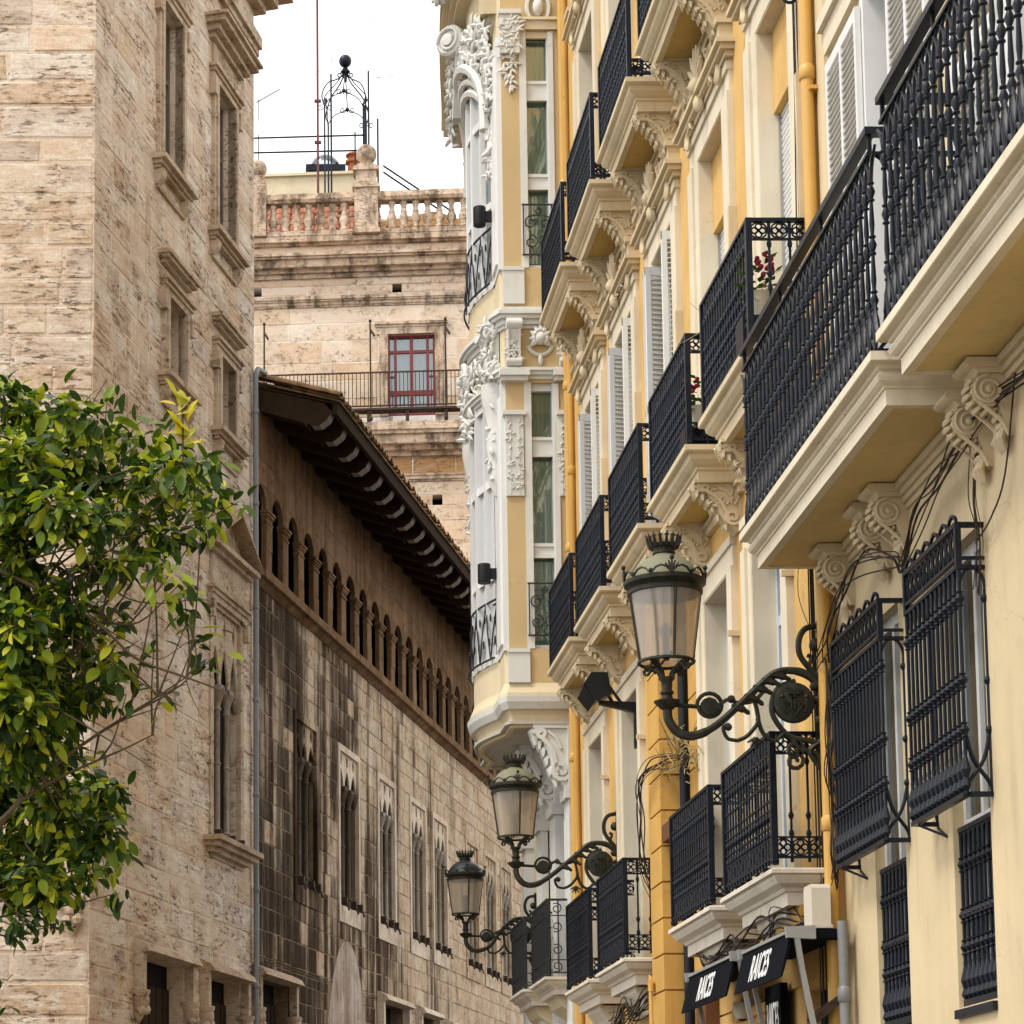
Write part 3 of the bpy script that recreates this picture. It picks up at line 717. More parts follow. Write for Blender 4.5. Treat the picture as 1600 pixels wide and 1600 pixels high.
# roof balustrade
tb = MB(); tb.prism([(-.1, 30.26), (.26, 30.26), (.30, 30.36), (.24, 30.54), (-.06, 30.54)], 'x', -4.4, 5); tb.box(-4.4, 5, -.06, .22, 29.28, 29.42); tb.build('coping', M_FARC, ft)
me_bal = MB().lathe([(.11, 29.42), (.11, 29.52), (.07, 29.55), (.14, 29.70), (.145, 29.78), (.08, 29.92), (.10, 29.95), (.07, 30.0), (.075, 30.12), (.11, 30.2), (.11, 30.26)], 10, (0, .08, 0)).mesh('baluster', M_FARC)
me_bal.shade_smooth()
u = -3.1
while u < 3.9:
    if not -.5 < u < .45: put('baluster', me_bal, ft, (-u, 0, 0))
    u += .345
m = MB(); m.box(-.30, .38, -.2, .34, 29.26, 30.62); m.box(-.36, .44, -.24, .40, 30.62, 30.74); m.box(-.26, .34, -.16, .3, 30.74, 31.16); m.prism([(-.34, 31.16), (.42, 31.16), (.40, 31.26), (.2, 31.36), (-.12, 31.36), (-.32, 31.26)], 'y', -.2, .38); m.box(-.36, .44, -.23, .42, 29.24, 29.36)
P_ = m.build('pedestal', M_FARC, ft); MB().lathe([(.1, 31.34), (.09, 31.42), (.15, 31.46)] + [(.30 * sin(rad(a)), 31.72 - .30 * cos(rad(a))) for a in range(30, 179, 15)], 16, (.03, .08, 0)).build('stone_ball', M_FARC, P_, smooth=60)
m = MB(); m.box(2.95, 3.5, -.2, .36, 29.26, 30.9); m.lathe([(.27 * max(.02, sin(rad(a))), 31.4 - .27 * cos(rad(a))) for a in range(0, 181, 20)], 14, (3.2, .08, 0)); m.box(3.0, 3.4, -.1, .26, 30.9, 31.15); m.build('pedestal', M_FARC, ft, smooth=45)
me_rt = MB(); A = [(.14 * cos(pi * k / 6), .12 * sin(pi * k / 6)) for k in range(7)]
for p, q in zip(A, A[1:]): me_rt.poly([(p[0], .5, p[1]), (q[0], .5, q[1]), (q[0] * .85, 0, q[1] * .85), (p[0] * .85, 0, p[1] * .85)])
me_rt.poly([(x, .5, z) for x, z in A])
me_rt = me_rt.mesh('roof_tile', M_TILER)
for col in range(17):
    for row in range(8):
        u = -3.25 + col * .245
        if u > .32 and row > 3 - (u - .3) * 2: continue
        put('roof_tile', me_rt, ft, (-u + f2.uniform(-.02, .02), -1.2 - row * .34, 29.62 + row * .32), rot=(rad(-43), f2.uniform(-.06, .06), 0))
m = MB(); m.box(.35, 3.6, -7, -4.2, 29, 33.05); m.box(.28, 3.7, -7.1, -4.1, 33.05, 33.14); m.box(-1.6, .0, -3.4, -2.6, 29, 30.9); m.box(-2.1, -.3, -2.5, -1.9, 29.0, 29.9); m.build('penthouse', M_BAYP, ft)
m = MB(); m.prism([(-3.2, 30.55), (.4, 30.62), (-1.9, 31.02), (-2.05, 31.0)], 'y', -4.2, -2.45); m.build('penthouse_roof', M_FARO, ft)
m = MB(); m.box(-2.12, -2.06, -1.8, -1.74, 29.2, 30.9); m.build('roof_post', M_IRON, ft)
MB().box(-4.2, 5.8, -6, -.52, 0, 29.0).build('inner_core', M_DARK, ft)

def wp(u, y, z):   # point on the far tower's roof
    return (4 + u * .9964 + y * .0848, 66 - u * .0848 + y * .9964, z)
c0 = Vector(wp(-.74, 3.2, 0)); m = MB(); q_ = .60
cn = [Vector((sx * q_ * .98 + .08 * sy, sy * q_, 0)) for sx, sy in ((-1, -1), (1, -1), (1, 1), (-1, 1))]
for c in cn: m.tube([(c.x, c.y, 31.4), (c.x, c.y, 34.5)], .026, 6)
for k, c in enumerate(cn):
    m.tube(bez([(c.x, c.y, 34.5), (c.x * 1.12, c.y * 1.12, 34.85), (c.x * .85, c.y * .85, 35.3), (c.x * .3, c.y * .3, 35.62), (0, 0, 35.95)]), .021, 6)
    d = cn[(k + 1) % 4]; mid = (c + d) / 2 * 1.05
    m.tube(bez([(c.x, c.y, 34.5), (c.x * .7 + mid.x * .3, c.y * .7 + mid.y * .3, 34.78), (mid.x, mid.y, 35.0)]), .017, 5)
    m.tube(bez([(d.x, d.y, 34.5), (d.x * .7 + mid.x * .3, d.y * .7 + mid.y * .3, 34.78), (mid.x, mid.y, 35.0)]), .017, 5)
    m.tube(bez([(mid.x, mid.y, 34.9), (mid.x, mid.y, 35.15), (mid.x * .45, mid.y * .45, 35.55), (0, 0, 35.95)]), .018, 5)
    m.ball((mid.x, mid.y, 35.0), .07, 6)
    for s in (-1, 1):
        dv = (d - c).normalized() * s
        for b_, z_ in ((mid, 35.0), (c, 34.5)): m.tube([(b_.x + dv.x * x, b_.y + dv.y * x, z) for x, z in spiral(.14, z_ - .02, .10, .03, pi, 1.2, 12)], .016, 4)
m.lathe([(.05, 35.6), (.07, 35.85), (.16, 35.9), (.10, 36.0), (.06, 36.05)], 8); m.ball((0, 0, 36.26), .2, 14)
for k in range(4): m.tube([(x * cos(k * pi / 2), x * sin(k * pi / 2), z) for x, z in spiral(.17, 35.82, .09, .03, pi, 1.1, 10)], .02, 4)
o = m.build('wrought_iron_finial', M_IRON, None, smooth=50, loc=c0); tag(o, 'open wrought iron crown with ball finial on the far tower roof', 'ironwork')
m = MB(); m.tube([(0, 0, 0), (0, 0, 8.6)], .035, 6); [m.box(-.10, .10, -.05, .05, z, z + .07) for z in (2.0, 3.3)]
m.build('aerial_mast', M_MAST, None, loc=wp(-1.52, 1.6, 30.9)); tag(sc.objects['aerial_mast'], 'tallest aerial mast, dark red, beside the iron crown', 'aerial', 'roof aerials')
for u, y, z0, z1, lb in ((-1.15, 2.4, 31, 37.2, 'thin black aerial mast with folded dipole, rising inside the iron crown'), (-.02, 2.6, 31, 37.4, 'double thin aerial mast rising just behind the stone ball pedestal'), (.25, 2.8, 30.5, 35.6, 'short black aerial mast with one small cross arm')):
    m = MB(); h = z1 - z0; m.tube([(0, 0, 0), (0, 0, h * .72)], .03, 5); m.tube([(0, 0, h * .7), (.05, 0, h)], .010, 4)
    if u < -1: m.tube([(-.55, 0, h * .70), (0, 0, h * .8), (.4, 0, h * .62)], .007, 4)
    if u > .1: m.tube([(-.05, 0, h * .98), (.5, 0, h * .985)], .01, 4)
    if -.5 < u < .1: m.tube([(-.12, 0, 0), (-.10, 0, h * .55)], .04, 5)
    tag(m.build('aerial_mast', M_IRON, None, loc=wp(u, y, z0)), lb, 'aerial', 'roof aerials')
m = MB(); m.tube([(0, 0, 0), (3.4, 0, .10)], .028, 5); m.tube([(0, 0, -.46), (3.4, 0, -.38)], .028, 5); m.tube([(.2, 0, -1.3), (.2, 0, .1)], .02, 4); m.tube([(3.1, 0, -1.3), (3.1, 0, .2)], .03, 4)
tag(m.build('roof_guard_rail', M_IRON, None, loc=wp(-3.5, 1.5, 33.1)), 'two-bar iron guard rail along the far tower roof', 'railing')
m = MB(); m.lathe([(.2, 0), (.2, .55), (.27, .58), (.27, .66), (.18, .68), (.18, .78), (.26, .82), (.26, .86)], 10)
tag(m.build('chimney_pot', M_TERRA, None, loc=wp(-.55, 4.9, 33.14)), 'orange terracotta chimney pot on the far tower roof', 'chimney')
m = MB(); m.box(-.62, .62, -.5, .5, .18, .38); [m.box(x - .06, x + .06, -.4, .4, 0, .2) for x in (-.45, .45)]
o = m.build('skylight_dome', M_IRON, None, loc=wp(-1.45, 4.9, 33.14)); tag(o, 'glass dome skylight on a black frame on the far tower roof', 'skylight')
MB().lathe([(.5 * max(.01, cos(rad(a))), .38 + .5 * sin(rad(a))) for a in range(0, 91, 10)], 16).build('glass_dome', M_GLASS, o, smooth=60)
m = MB(); m.tube([(0, 0, 0), (1.7, 0, -1.2)], .03, 5); m.tube([(0, 0, .2), (2.0, 0, -1.2)], .03, 5)
tag(m.build('stay_wire', M_IRON, None, loc=wp(.42, 2.2, 32.2)), 'pair of slanting stay rods from the crown down to the roof', 'cable')
m = MB(); m.tube([(0, 0, 0), (.5, 0, .3)], .02, 4); m.tube([(.05, 0, -.4), (.05, 0, .05)], .02, 4)
tag(m.build('small_aerial', M_STEEL, None, loc=(.55, 48, 24.7)), 'stub of a slim aerial sticking out beside the tower', 'aerial')
# ================================================================ shared pieces of the right-hand facades
RFR = dict(loc=(4.534, 0, 0), rz=rad(90))      # local x = along the street, local y = out over the street
def bar_profile(kn, h, r=.011, sc_=1.):
    p = [(r * 1.3, 0)]; 
    for z, k in kn:
        p += [(r, z - .03 * sc_), (r * 1.5, z - .024 * sc_), (r * k, z), (r * 1.5, z + .024 * sc_), (r, z + .03 * sc_)]
    return p + [(r * 1.3, h)]
me_balu = MB().lathe(bar_profile([(.17, 2.2), (.25, 1.7), (.33, 2.4), (.45, 1.8), (.56, 2.3), (.80, 1.9)], .98), 6).mesh('baluster', M_IRON)
me_balu_plain = MB().lathe(bar_profile([(.22, 2.2), (.36, 2.3), (.78, 2.0)], .98, .010), 6).mesh('baluster', M_IRON)
cell = MB()
for a in range(4):
    cx, cz = .021 * cos(a * pi / 2), .021 * sin(a * pi / 2)
    cell.tube([(cx + .017 * cos(2 * pi * k / 7), 0, cz + .017 * sin(2 * pi * k / 7)) for k in range(7)], .006, 4, closed=True)
cell.tube([(.045 * cos(2 * pi * k / 10), 0, .045 * sin(2 * pi * k / 10)) for k in range(10)], .006, 4, closed=True)
lat = MB()
lat.tube([(-.05, 0, -.045), (-.02, 0, 0), (0, 0, .04), (.02, 0, 0), (.05, 0, -.045)], .006, 4); lat.tube([(-.05, 0, .045), (-.02, 0, .02), (0, 0, -.03), (.02, 0, .02), (.05, 0, .045)], .006, 4)
def bracket_mesh(w_, p, h, mat, leaf=True, rel=14):
    m = MB()
    prof = [(0, 0), (1, 0), (1, -.07), (1.02, -.12), (.98, -.19), (.88, -.23), (.80, -.22), (.74, -.27), (.70, -.34), (.62, -.42), (.54, -.55), (.50, -.66), (.42, -.78), (.30, -.86), (.22, -.92), (.12, -1.), (0, -1.)]
    m.prism([(y * p, z * h) for y, z in prof], 'x', -w_ / 2, w_ / 2)
    m.box(-w_ / 2 - .03, w_ / 2 + .03, -.02, p * 1.06, -.055 * h, .004)
    for s in (-1, 1):
        x = s * (w_ / 2 + .004)
        m.tube([(x, y, z) for y, z in spiral(p * .84, -.14 * h, .10 * h, .02 * h, 0, 1.4, 14)], .016 * h / .4, 4)
        m.tube([(x, y, z) for y, z in spiral(p * .22, -.72 * h, .17 * h, .03 * h, pi, 1.5, 16)], .018 * h / .4, 4)
        m.tube([(x, y * p, z * h) for y, z in ((.8, -.2), (.62, -.3), (.46, -.44), (.38, -.6), (.3, -.8))], .018 * h / .4, 4)
        m.tube([(x, y * p, z * h) for y, z in ((.6, -.1), (.36, -.2), (.2, -.38))], .012 * h / .4, 4)
    if leaf:
        for y, z, r_ in ((1.0, -.11, .07), (.93, -.22, .06), (.80, -.29, .05), (.68, -.40, .045), (.58, -.54, .04), (.48, -.70, .04), (.30, -.88, .04)):
            for dx in (-.36, 0, .36): m.tube([(dx * .5 * w_, y * p - .01, (z + .08) * h), (dx * .9 * w_, y * p + .028, (z + .01) * h), (dx * 1.15 * w_, y * p + .022, (z - .10) * h)], [r_ * h * .5, r_ * h, r_ * h * .2], 5)
        for s in (-1, 1): relief(m, rel, lambda q: ((s * (w_ / 2 + .002), p * q.uniform(.1, .7), -h * q.uniform(.12, .5)), (s, 0, 0)), 5, .07 * h / .4, .010 * h / .4)
    return m.mesh('scroll_bracket', mat, 40)
me_brB = bracket_mesh(.17, .40, .46, M_TRIM)
def louvre_leaf(w_, h, cols=1):
    m = MB(); st = .055
    xs = [0 + k * (w_ - st) / cols for k in range(cols + 1)]
    for x in xs: m.box(x, x + st, -.02, .02, 0, h)
    for z in (0, h * .48, h - .09): m.box(0, w_, -.018, .018, z, z + .09)
    z = .11
    while z < h - .11:
        if abs(z - h * .5) > .08:
            for a, b in zip(xs, xs[1:]): m.prism([(-.016, z + .022), (-.012, z + .028), (.022, z + .005), (.018, z - .001)], 'x', a + st - .002, b + .002)
        z += .055
    return m
def slab(m, u0, u1, v, zb, zt, over=.14, prof=None):
    """moulded balcony edge: u0..u1 and v are the outline of the lower fascia"""
    h = zt - zb
    P = prof or [(-.06, zb), (0, zb), (0, zb + .33 * h), (.018, zb + .36 * h), (.02, zb + .44 * h), (.05, zb + .50 * h), (.085, zb + .62 * h), (.095, zb + .76 * h), (over - .012, zb + .80 * h), (over, zb + .84 * h), (over, zt), (-.06, zt)]
    m.sweep([(u0, 0), (u0, v), (u1, v), (u1, 0)], P)
    m.box(u0 + .05, u1 - .05, -.02, v - .05, zt - .05, zt - .002)
def railing(parent, u0, u1, v, z, style, nbar, stuff=None):
    """iron railing round a balcony: rails and posts, pierced friezes, single balusters"""
    m = MB(); t_ = .014
    def run(zz, h, w_=t_):
        m.box(u0 - w_, u1 + w_, v - w_, v + w_, zz, zz + h); m.box(u0 - w_, u0 + w_, 0, v - w_, zz, zz + h - .001); m.box(u1 - w_, u1 + w_, 0, v - w_, zz, zz + h - .001)
    run(z + 1.0, .028, .024); run(z + .852, .016, .012); run(z + .05, .02); run(z + .206, .014, .010)
    if style == 'C':
        for q in (.30, .43, .50, .64): m.box(u0, u1, v - .012, v + .012, z + q, z + q + .012)
    for x in (u0, u1): m.box(x - .024, x + .024, v - .024, v + .024, z, z + 1.0); m.ball((x, v, z + .03), .035, 6)
    rl = m.build('railing', M_IRON, parent)
    f = MB(); n = round((u1 - u0) / .145); ns = max(2, round(v / .145))
    S_ = Matrix.Diagonal((1.5, 1.3, 1.5, 1))
    for hz, c in ((z + .93, cell), (z + .135, cell)):
        for k in range(n): f.add(c, Matrix.Translation((u0 + (u1 - u0) * (k + .5) / n, v, hz)) @ S_)
        for x in (u0, u1):
            for k in range(ns): f.add(c, Matrix.Translation((x, v * (k + .5) / ns, hz)) @ Matrix.Rotation(pi / 2, 4, 'Z') @ S_)
    f.build('pierced_frieze', M_IRON, parent, kind='stuff')
    pos = [(u0 + (u1 - u0) * k / nbar, v) for k in range(1, nbar)]
    for x in (u0, u1):
        q = max(2, round(v / .145)); pos += [(x, v * k / q) for k in range(1, q)]
    me = me_balu_plain if style == 'C' else me_balu
    if stuff:
        j = MB(); src = MB(); src.v = [tuple(q.co) for q in me.vertices]; src.f = [tuple(q.vertices) for q in me.polygons]
        for x, y in pos: j.add(src, Matrix.Translation((x, y, z + .02)))
        j.build('balustrade', M_IRON, parent, kind='stuff')
    else:
        for x, y in pos: put('baluster', me, parent, (x, y, z + .02))

# ================================================================ yellow house with the stacked balconies
yel = thing('yellow_house', 'bright yellow house with many black iron balconies on cream scroll brackets', 'house', **RFR)
WB = [18.72, 21.25, 23.78, 26.2, 28.55]
WC = [19.45, 21.5, None, 26.3, 28.8]
holes = []
for k in range(5):
    holes += [(WB[k] - .55, WB[k] + .55, 8.2, 11.5), (WB[k] - .55, WB[k] + .55, 12.8, 16.3)]
    if WC[k]: holes.append((WC[k] - .52, WC[k] + .52, 4.12, 7.2))
holes += [(17.75, 18.6, .6, 3.2), (19.6, 20.6, .3, 3.25)]
MB().panel(17.56, 30.46, 0, 19.5, holes, .5).build('wall', M_YEL, yel)
MB().box(17.6, 30.4, -8, -.5, 0, 19.4).build('inner_core', M_DARK, yel)

def crest(m, u, z, s=1.):
    """shell crest with scrolls above a window"""
    m.box(u - .50 * s, u + .50 * s, 0, .09, z, z + .10); 
    for k in range(7):
        a = rad(18 + 24 * k); L_ = .34 * s
        m.tube([(u, .09, z + .08), (u + .6 * L_ * cos(a), .13, z + .08 + .6 * L_ * sin(a)), (u + L_ * cos(a), .16, z + .08 + L_ * sin(a))], [.02, .045, .012], 6)
    for sd in (-1, 1):
        m.tube([(u + sd * x, .08, zz) for x, zz in spiral(.46 * s, z + .14, .14 * s, .03, -pi / 2, 1.3, 14)], .03, 5)
        m.tube(bez([(u + sd * .62 * s, .06, z + .02), (u + sd * .72 * s, .08, z - .14), (u + sd * .68 * s, .10, z - .28)], 4), [.04] * 8 + [.012], 5)
        relief(m, 26, lambda q: ((u + sd * q.uniform(.05, .62) * s, .10, z + q.uniform(-.1, .24) * s), (0, 1, 0)), int(u * 10), .12, .020)
    m.ball((u, .13, z + .05), .09 * s, 8); m.ball((u, .12, z - .12), .06 * s, 8, 1.5)
def window_surround(u, z0, z1, hw, wd=.37, ped=True, mat=None):
    m = MB(); mat = mat or M_TRIML
    for s in (-1, 1):
        a, b = sorted((u + s * (hw - .003), u + s * (hw + wd))); m.box(a, b, -.02, .035, z0 - .05, z1)
        a, b = sorted((u + s * (hw + wd * .45), u + s * (hw + wd + .01))); m.box(a, b, -.02, .06, z0 - .04, z1 + .002)
    m.box(u - hw - wd, u + hw + wd, -.02, .036, z1 - .003, z1 + .30)
    m.box(u - hw - wd - .01, u + hw + wd + .01, -.02, .061, z1 + .20, z1 + .28)
    for s in (-1, 1): m.box(*sorted((u + s * (hw - .016), u + s * (hw - .002))), -.46, .03, z0, z1 - .002)
    m.box(u - hw + .017, u + hw - .017, -.46, .03, z1 - .016, z1 - .0025)
    o = m.build('window_surround', mat, yel)
    if ped:
        p = MB(); moulding(p, u - hw - wd, u + hw + wd, z1 + .30, ((.05, .08), (.05, .13), (.04, .17)))
        for s in (-1, 1):
            a, b = sorted((u + s * (hw + wd - .22), u + s * (hw + wd + .03))); p.box(a, b, -.02, .12, z1 + .44, z1 + .62); p.box(a - .03, b + .03, -.02, .15, z1 + .62, z1 + .68)
        crest(p, u, z1 + .44); p.build('pediment', M_TRIM, o, smooth=40)
        for s in (-1, 1): pass
    return o
def french_door(o, u, z0, z1, hw, y, mat, glass_=None, transom=True, curtain=None):
    m = MB(); t_ = .075
    for x in (u - hw, u - t_ * .6, u + hw - t_): m.box(x, x + (t_ if x != u - t_ * .6 else t_ * 1.2), y - .05, y, z0, z1)
    for z, h in ((z0, .22), (z1 - .08, .08)) + (((z1 - .75, .09),) if transom else ()): m.box(u - hw, u + hw, y - .045, y - .005, z, z + h)
    m.build('door_frame', mat, o)
    MB().box(u - hw, u + hw, y - .035, y - .028, z0, z1).build('pane', glass_ or M_GLASS, o)
    if curtain:
        c = MB(); n = 40; q = [(u - hw + 2 * hw * k / n, y - .16 + .03 * sin(k * 1.7) + .014 * sin(k * .6)) for k in range(n + 1)]
        for a, b in zip(q, q[1:]): c.poly([(a[0], a[1], z0), (b[0], b[1], z0), (b[0], b[1], z1), (a[0], a[1], z1)])
        c.build('curtain', curtain, o, smooth=60)

me_leaf = louvre_leaf(.27, 3.1, 1).mesh('louvre_leaf', M_SHUT)
for k, u in enumerate(WB):
    for z0, z1, rowA in ((8.2, 11.5, 0), (12.8, 16.3, 1)):
        o = window_surround(u, z0, z1, .55)
        if k < 2 and not rowA:      # roller shutters let half down under a casing
            MB().box(u - .533, u + .533, -.30, -.10, 10.76, z1 - .018).build('shutter_casing', M_YEL, o)
            r = MB(); z = 8.9 if k == 0 else 9.0
            while z < 10.76: r.prism([(-.20, z), (-.165, z + .008), (-.16, z + .03), (-.165, z + .048), (-.20, z + .055)], 'x', u - .53, u + .53); z += .055
            r.build('roller_shutter', M_SHUT, o)
            for s in (-1, 1): MB().box(*sorted((u + s * .52, u + s * .548)), -.22, -.14, 8.2, 10.76).build('shutter_guide', M_STEEL, o)
        french_door(o, u, z0, z1, .55, -.24, M_BLUEW, None, True, M_CURT)
        if k >= 2 and not rowA:     # louvred leaves folded back into the reveal
            put('louvre_leaf', me_leaf, o, (u + .52, -.14, z0 + .1), rz=rad(84)); put('louvre_leaf', me_leaf, o, (u - .52, -.14, z0 + .1), rz=rad(96)); put('louvre_leaf', me_leaf, o, (u + .44, -.14, z0 + .1), rz=rad(97))
        MB().box(u - .95, u - .90, -.01, .075, z0 - .1, z0 + 2.2).build('jamb_strip', M_TRIM, o)
for k, u in enumerate(WC):
    if not u: continue
    o = window_surround(u, 4.12, 7.2, .52, .30, False, M_TRIML)
    french_door(o, u, 4.12, 7.2, .52, -.17, M_BLUEW, None, True, M_CURT)
    MB().box(u - .86, u - .825, -.01, .10, 6.55, 6.60).build('corbel_stop', M_TRIM, o)

L_ = .95
for k, yn in enumerate((17.70, 20.20, 22.66, 25.08, 27.42)):
    uc = yn + .96
    for row, zt, v in (('B', 8.165, .534), ('A', 12.78, .56)):
        if row == 'A' and k == 0: continue
        bl_ = put('balcony', None, yel, (uc, 0, 0))
        m = MB(); slab(m, -L_ + .13, L_ - .13, v - .14, zt - .30, zt); m.build('slab', M_TRIM, bl_)
        MB().box(-L_ + .17, L_ - .17, 0, v - .19, zt - .27, zt - .22).build('soffit', M_OCH, bl_)
        for s in (-1, 1): put('scroll_bracket', me_brB, bl_, (s * .68, .0, zt - .27))
        w_ = MB(); w_.box(-L_ + .06, L_ - .06, -.01, .055, zt - .40, zt - .30); w_.box(-L_ + .02, L_ - .02, -.01, .085, zt - .335, zt - .302); w_.build('wall_moulding', M_TRIM, bl_)
        railing(bl_, -L_ + .05, L_ - .05, v - .05, zt, row, 18, stuff=(row == 'A' and k == 1))
for k, u0 in enumerate((17.74, 20.10, 24.55, 27.0)):
    bl_ = put('balcony', None, yel, (u0 + .96, 0, 0)); zt, v = 4.065, .44
    m = MB(); zb = zt - .27
    slab(m, -.80, .80, v - .15, zb, zt, .15, [(-.06, zb), (0, zb), (0, zb + .10), (.02, zb + .105), (.035, zb + .13), (.09, zb + .16), (.115, zb + .20), (.115, zb + .225), (.15, zb + .23), (.15, zt - .01), (.14, zt), (-.06, zt)])
    m.box(-.78, .78, -.01, v - .17, zb + .02, zb + .06)
    m.build('slab', M_SILLW, bl_)
    c = MB(); c.prism([(0, zb), (.24, zb), (.23, zb - .05), (.15, zb - .16), (.10, zb - .28), (0, zb - .30)], 'x', -.5, .5); c.build('console', M_SILLW, bl_)
    railing(bl_, -.88, .88, v - .045, zt + .03, 'C', 17)

# rusticated pier, its own blocks
me_pb = MB(); me_pb.v = []
me_pb.prism([(-.01, 0), (.30, 0), (.30, .335), (-.01, .335)], 'x', 23.02, 23.66)
me_pb = me_pb.mesh('pier_block', M_YELD)
me_pb2 = MB().prism([(-.01, 0), (.035, 0), (.035, .335), (-.01, .335)], 'x', 22.30, 22.86).mesh('pier_block', M_YELD)
for k in range(22):
    put('pier_block', me_pb, yel, (0, 0, .05 + .355 * k)); put('pier_block', me_pb2, yel, (0, 0, .05 + .355 * k))
MB().box(23.05, 23.63, -.01, .275, 0, 7.9).box(22.33, 22.83, -.01, .02, 0, 7.85).build('pier_core', M_YELD, yel)
me_pb3 = MB().prism([(-.01, 0), (.03, 0), (.03, .335), (-.01, .335)], 'x', 17.6, 19.55).mesh('pier_block', M_YEL)
me_pb4 = MB().prism([(-.01, 0), (.03, 0), (.03, .335), (-.01, .335)], 'x', 20.64, 22.28).mesh('pier_block', M_YEL)
for k in range(10):
    if k == 9: put('pier_block', me_pb3, yel, (0, 0, .05 + .355 * k))
    put('pier_block', me_pb4, yel, (0, 0, .05 + .355 * k))
# shop front below
m = MB(); m.box(17.76, 18.59, -.2, -.16, .6, 3.2); [m.box(17.78 + k * .1, 17.80 + k * .1, -.16, -.12, .6, 3.2) for k in range(9)]; m.build('shop_grille', M_IRON, yel)
m = MB(); m.box(19.6, 20.6, -.3, -.26, .3, 3.25); m.build('shop_door', M_DARK, yel)
m = MB(); moulding(m, 19.55, 20.7, 3.05, ((.06, .06), (.08, .12))); m.build('door_cornice', M_YEL, yel)
MB().box(21.75, 22.2, .03, .16, .2, 3.6).build('brown_board', M_WOODB, yel)

tag(MB().prism([(.05, 5.03), (.30, 5.03), (.30, 5.2), (.05, 5.26)], 'x', 21.7, 22.98).build('wooden_hood', M_WOODB, None, **RFR), 'reddish brown wooden hood board wedged beside the ochre pier', 'board')
# flower pots on the two balconies nearest
def pot(x, y, z, label, kind, r_=.11):
    o = MB().lathe([(r_ * .7, 0), (r_ * .95, .14), (r_, .19), (r_ * 1.05, .2), (r_ * .9, .2), (r_ * .85, .16)], 12).build('flower_pot', M_TERRA if kind == 'terra' else M_POT, None, smooth=40, loc=(4.534 - y, x, z))
    tag(o, label, 'potted plant', 'pots on the balconies')
    q = random.Random(int(x * 100)); lf = MB(); fl = MB()
    for k in range(46 if kind != 'straw' else 60):
        a = q.uniform(0, 2 * pi); h = q.uniform(.16, .52); rr = q.uniform(.02, .14)
        c = Vector((rr * cos(a), rr * sin(a), h)); d = Vector((cos(a), sin(a), q.uniform(-.3, .6))) * .075; s = Vector((-sin(a), cos(a), 0)) * .03
        if kind == 'straw': lf.tube([(c.x * .3, c.y * .3, .15), c, c + d * 2], [.010, .008, .003], 4)
        else: lf.poly([c, c + d * .5 + s, c + d, c + d * .5 - s])
        if kind != 'straw' and k < 26: fl.ball(tuple(Vector((.11 * cos(a), .11 * sin(a), .25 + h * .5)) * 1.), .022, 6)
    lf.build('leaves', M_STRAW if kind == 'straw' else M_LEAFD, o, kind='stuff')
    if kind != 'straw': fl.build('blossom', M_FLOWER, o, kind='stuff')
pot(18.0, .36, 8.46, 'pot of magenta flowers at the near corner of the balcony beside the big balustrade', 'flower', .13)
pot(17.95, .18, 8.17, 'wide pale pot of dry straw-coloured stems on the balcony beside the big balustrade', 'straw', .2)
pot(20.42, .36, 8.36, 'pot of magenta flowers on the second middle balcony, next one beyond the straw pot', 'flower', .12)
pot(20.5, .2, 8.17, 'terracotta pot on the second middle balcony under the magenta flowers', 'terra', .14)
tag(MB().box(-.16, .16, -.13, .13, 0, .28).build('plant_stand', M_BLK, None, loc=(4.534 - .36, 18.0, 8.175)), 'dark stand under the magenta flowers', 'plant stand')
tag(MB().box(-.15, .15, -.12, .12, 0, .18).build('plant_stand', M_BLK, None, loc=(4.534 - .36, 20.42, 8.175)), 'dark stand under the second magenta pot', 'plant stand')
q = random.Random(3); m = MB()
for k in range(5):
    p = Vector((0, 0, 0)); pts = [p.copy()]; d = Vector((q.uniform(-.5, .2), q.uniform(.2, 1), q.uniform(.4, 1)))
    for j in range(6): p = p + d * .09; d += Vector((q.uniform(-.3, .3), q.uniform(-.2, .3), q.uniform(-.35, .15))); pts.append(p.copy())
    m.tube(pts, [.008, .007, .006, .005, .004, .003, .002], 4)
tag(m.build('bare_twigs', M_STRAW, None, loc=(4.534 - .3, 19.5, 8.95)), 'bare curling twigs sticking over a balcony rail', 'plant')
# ================================================================ white and tan corner house with the bow window
bay = thing('bow_window_house', 'white and tan corner house with a tall ornate bow window over the street', 'house', **RFR)
bh = [(31.3, 32.4, 4.2, 7.0), (33.4, 34.5, 4.2, 7.0)]
MB().panel(30.47, 35.5, 0, 19.5, bh, .5).build('wall', M_BAYP, bay)
MB().box(30.5, 35.49, -8, -.5, 0, 19.4).build('inner_core', M_DARK, bay)
NB = 12
bow = [(31.15 + 2.0 * k / NB, .93 + .24 * sin(pi * k / NB)) for k in range(NB + 1)]
PL = [(30.5, 0), (30.5, .87), (30.62, .93), (31.15, .93)] + bow[1:-1] + [(33.15, .93), (33.62, .93), (33.74, .87), (33.74, 0)]
def ring(name, mat, prof, smooth=None): return MB().sweep(PL, prof).build(name, mat, bay, smooth=smooth)
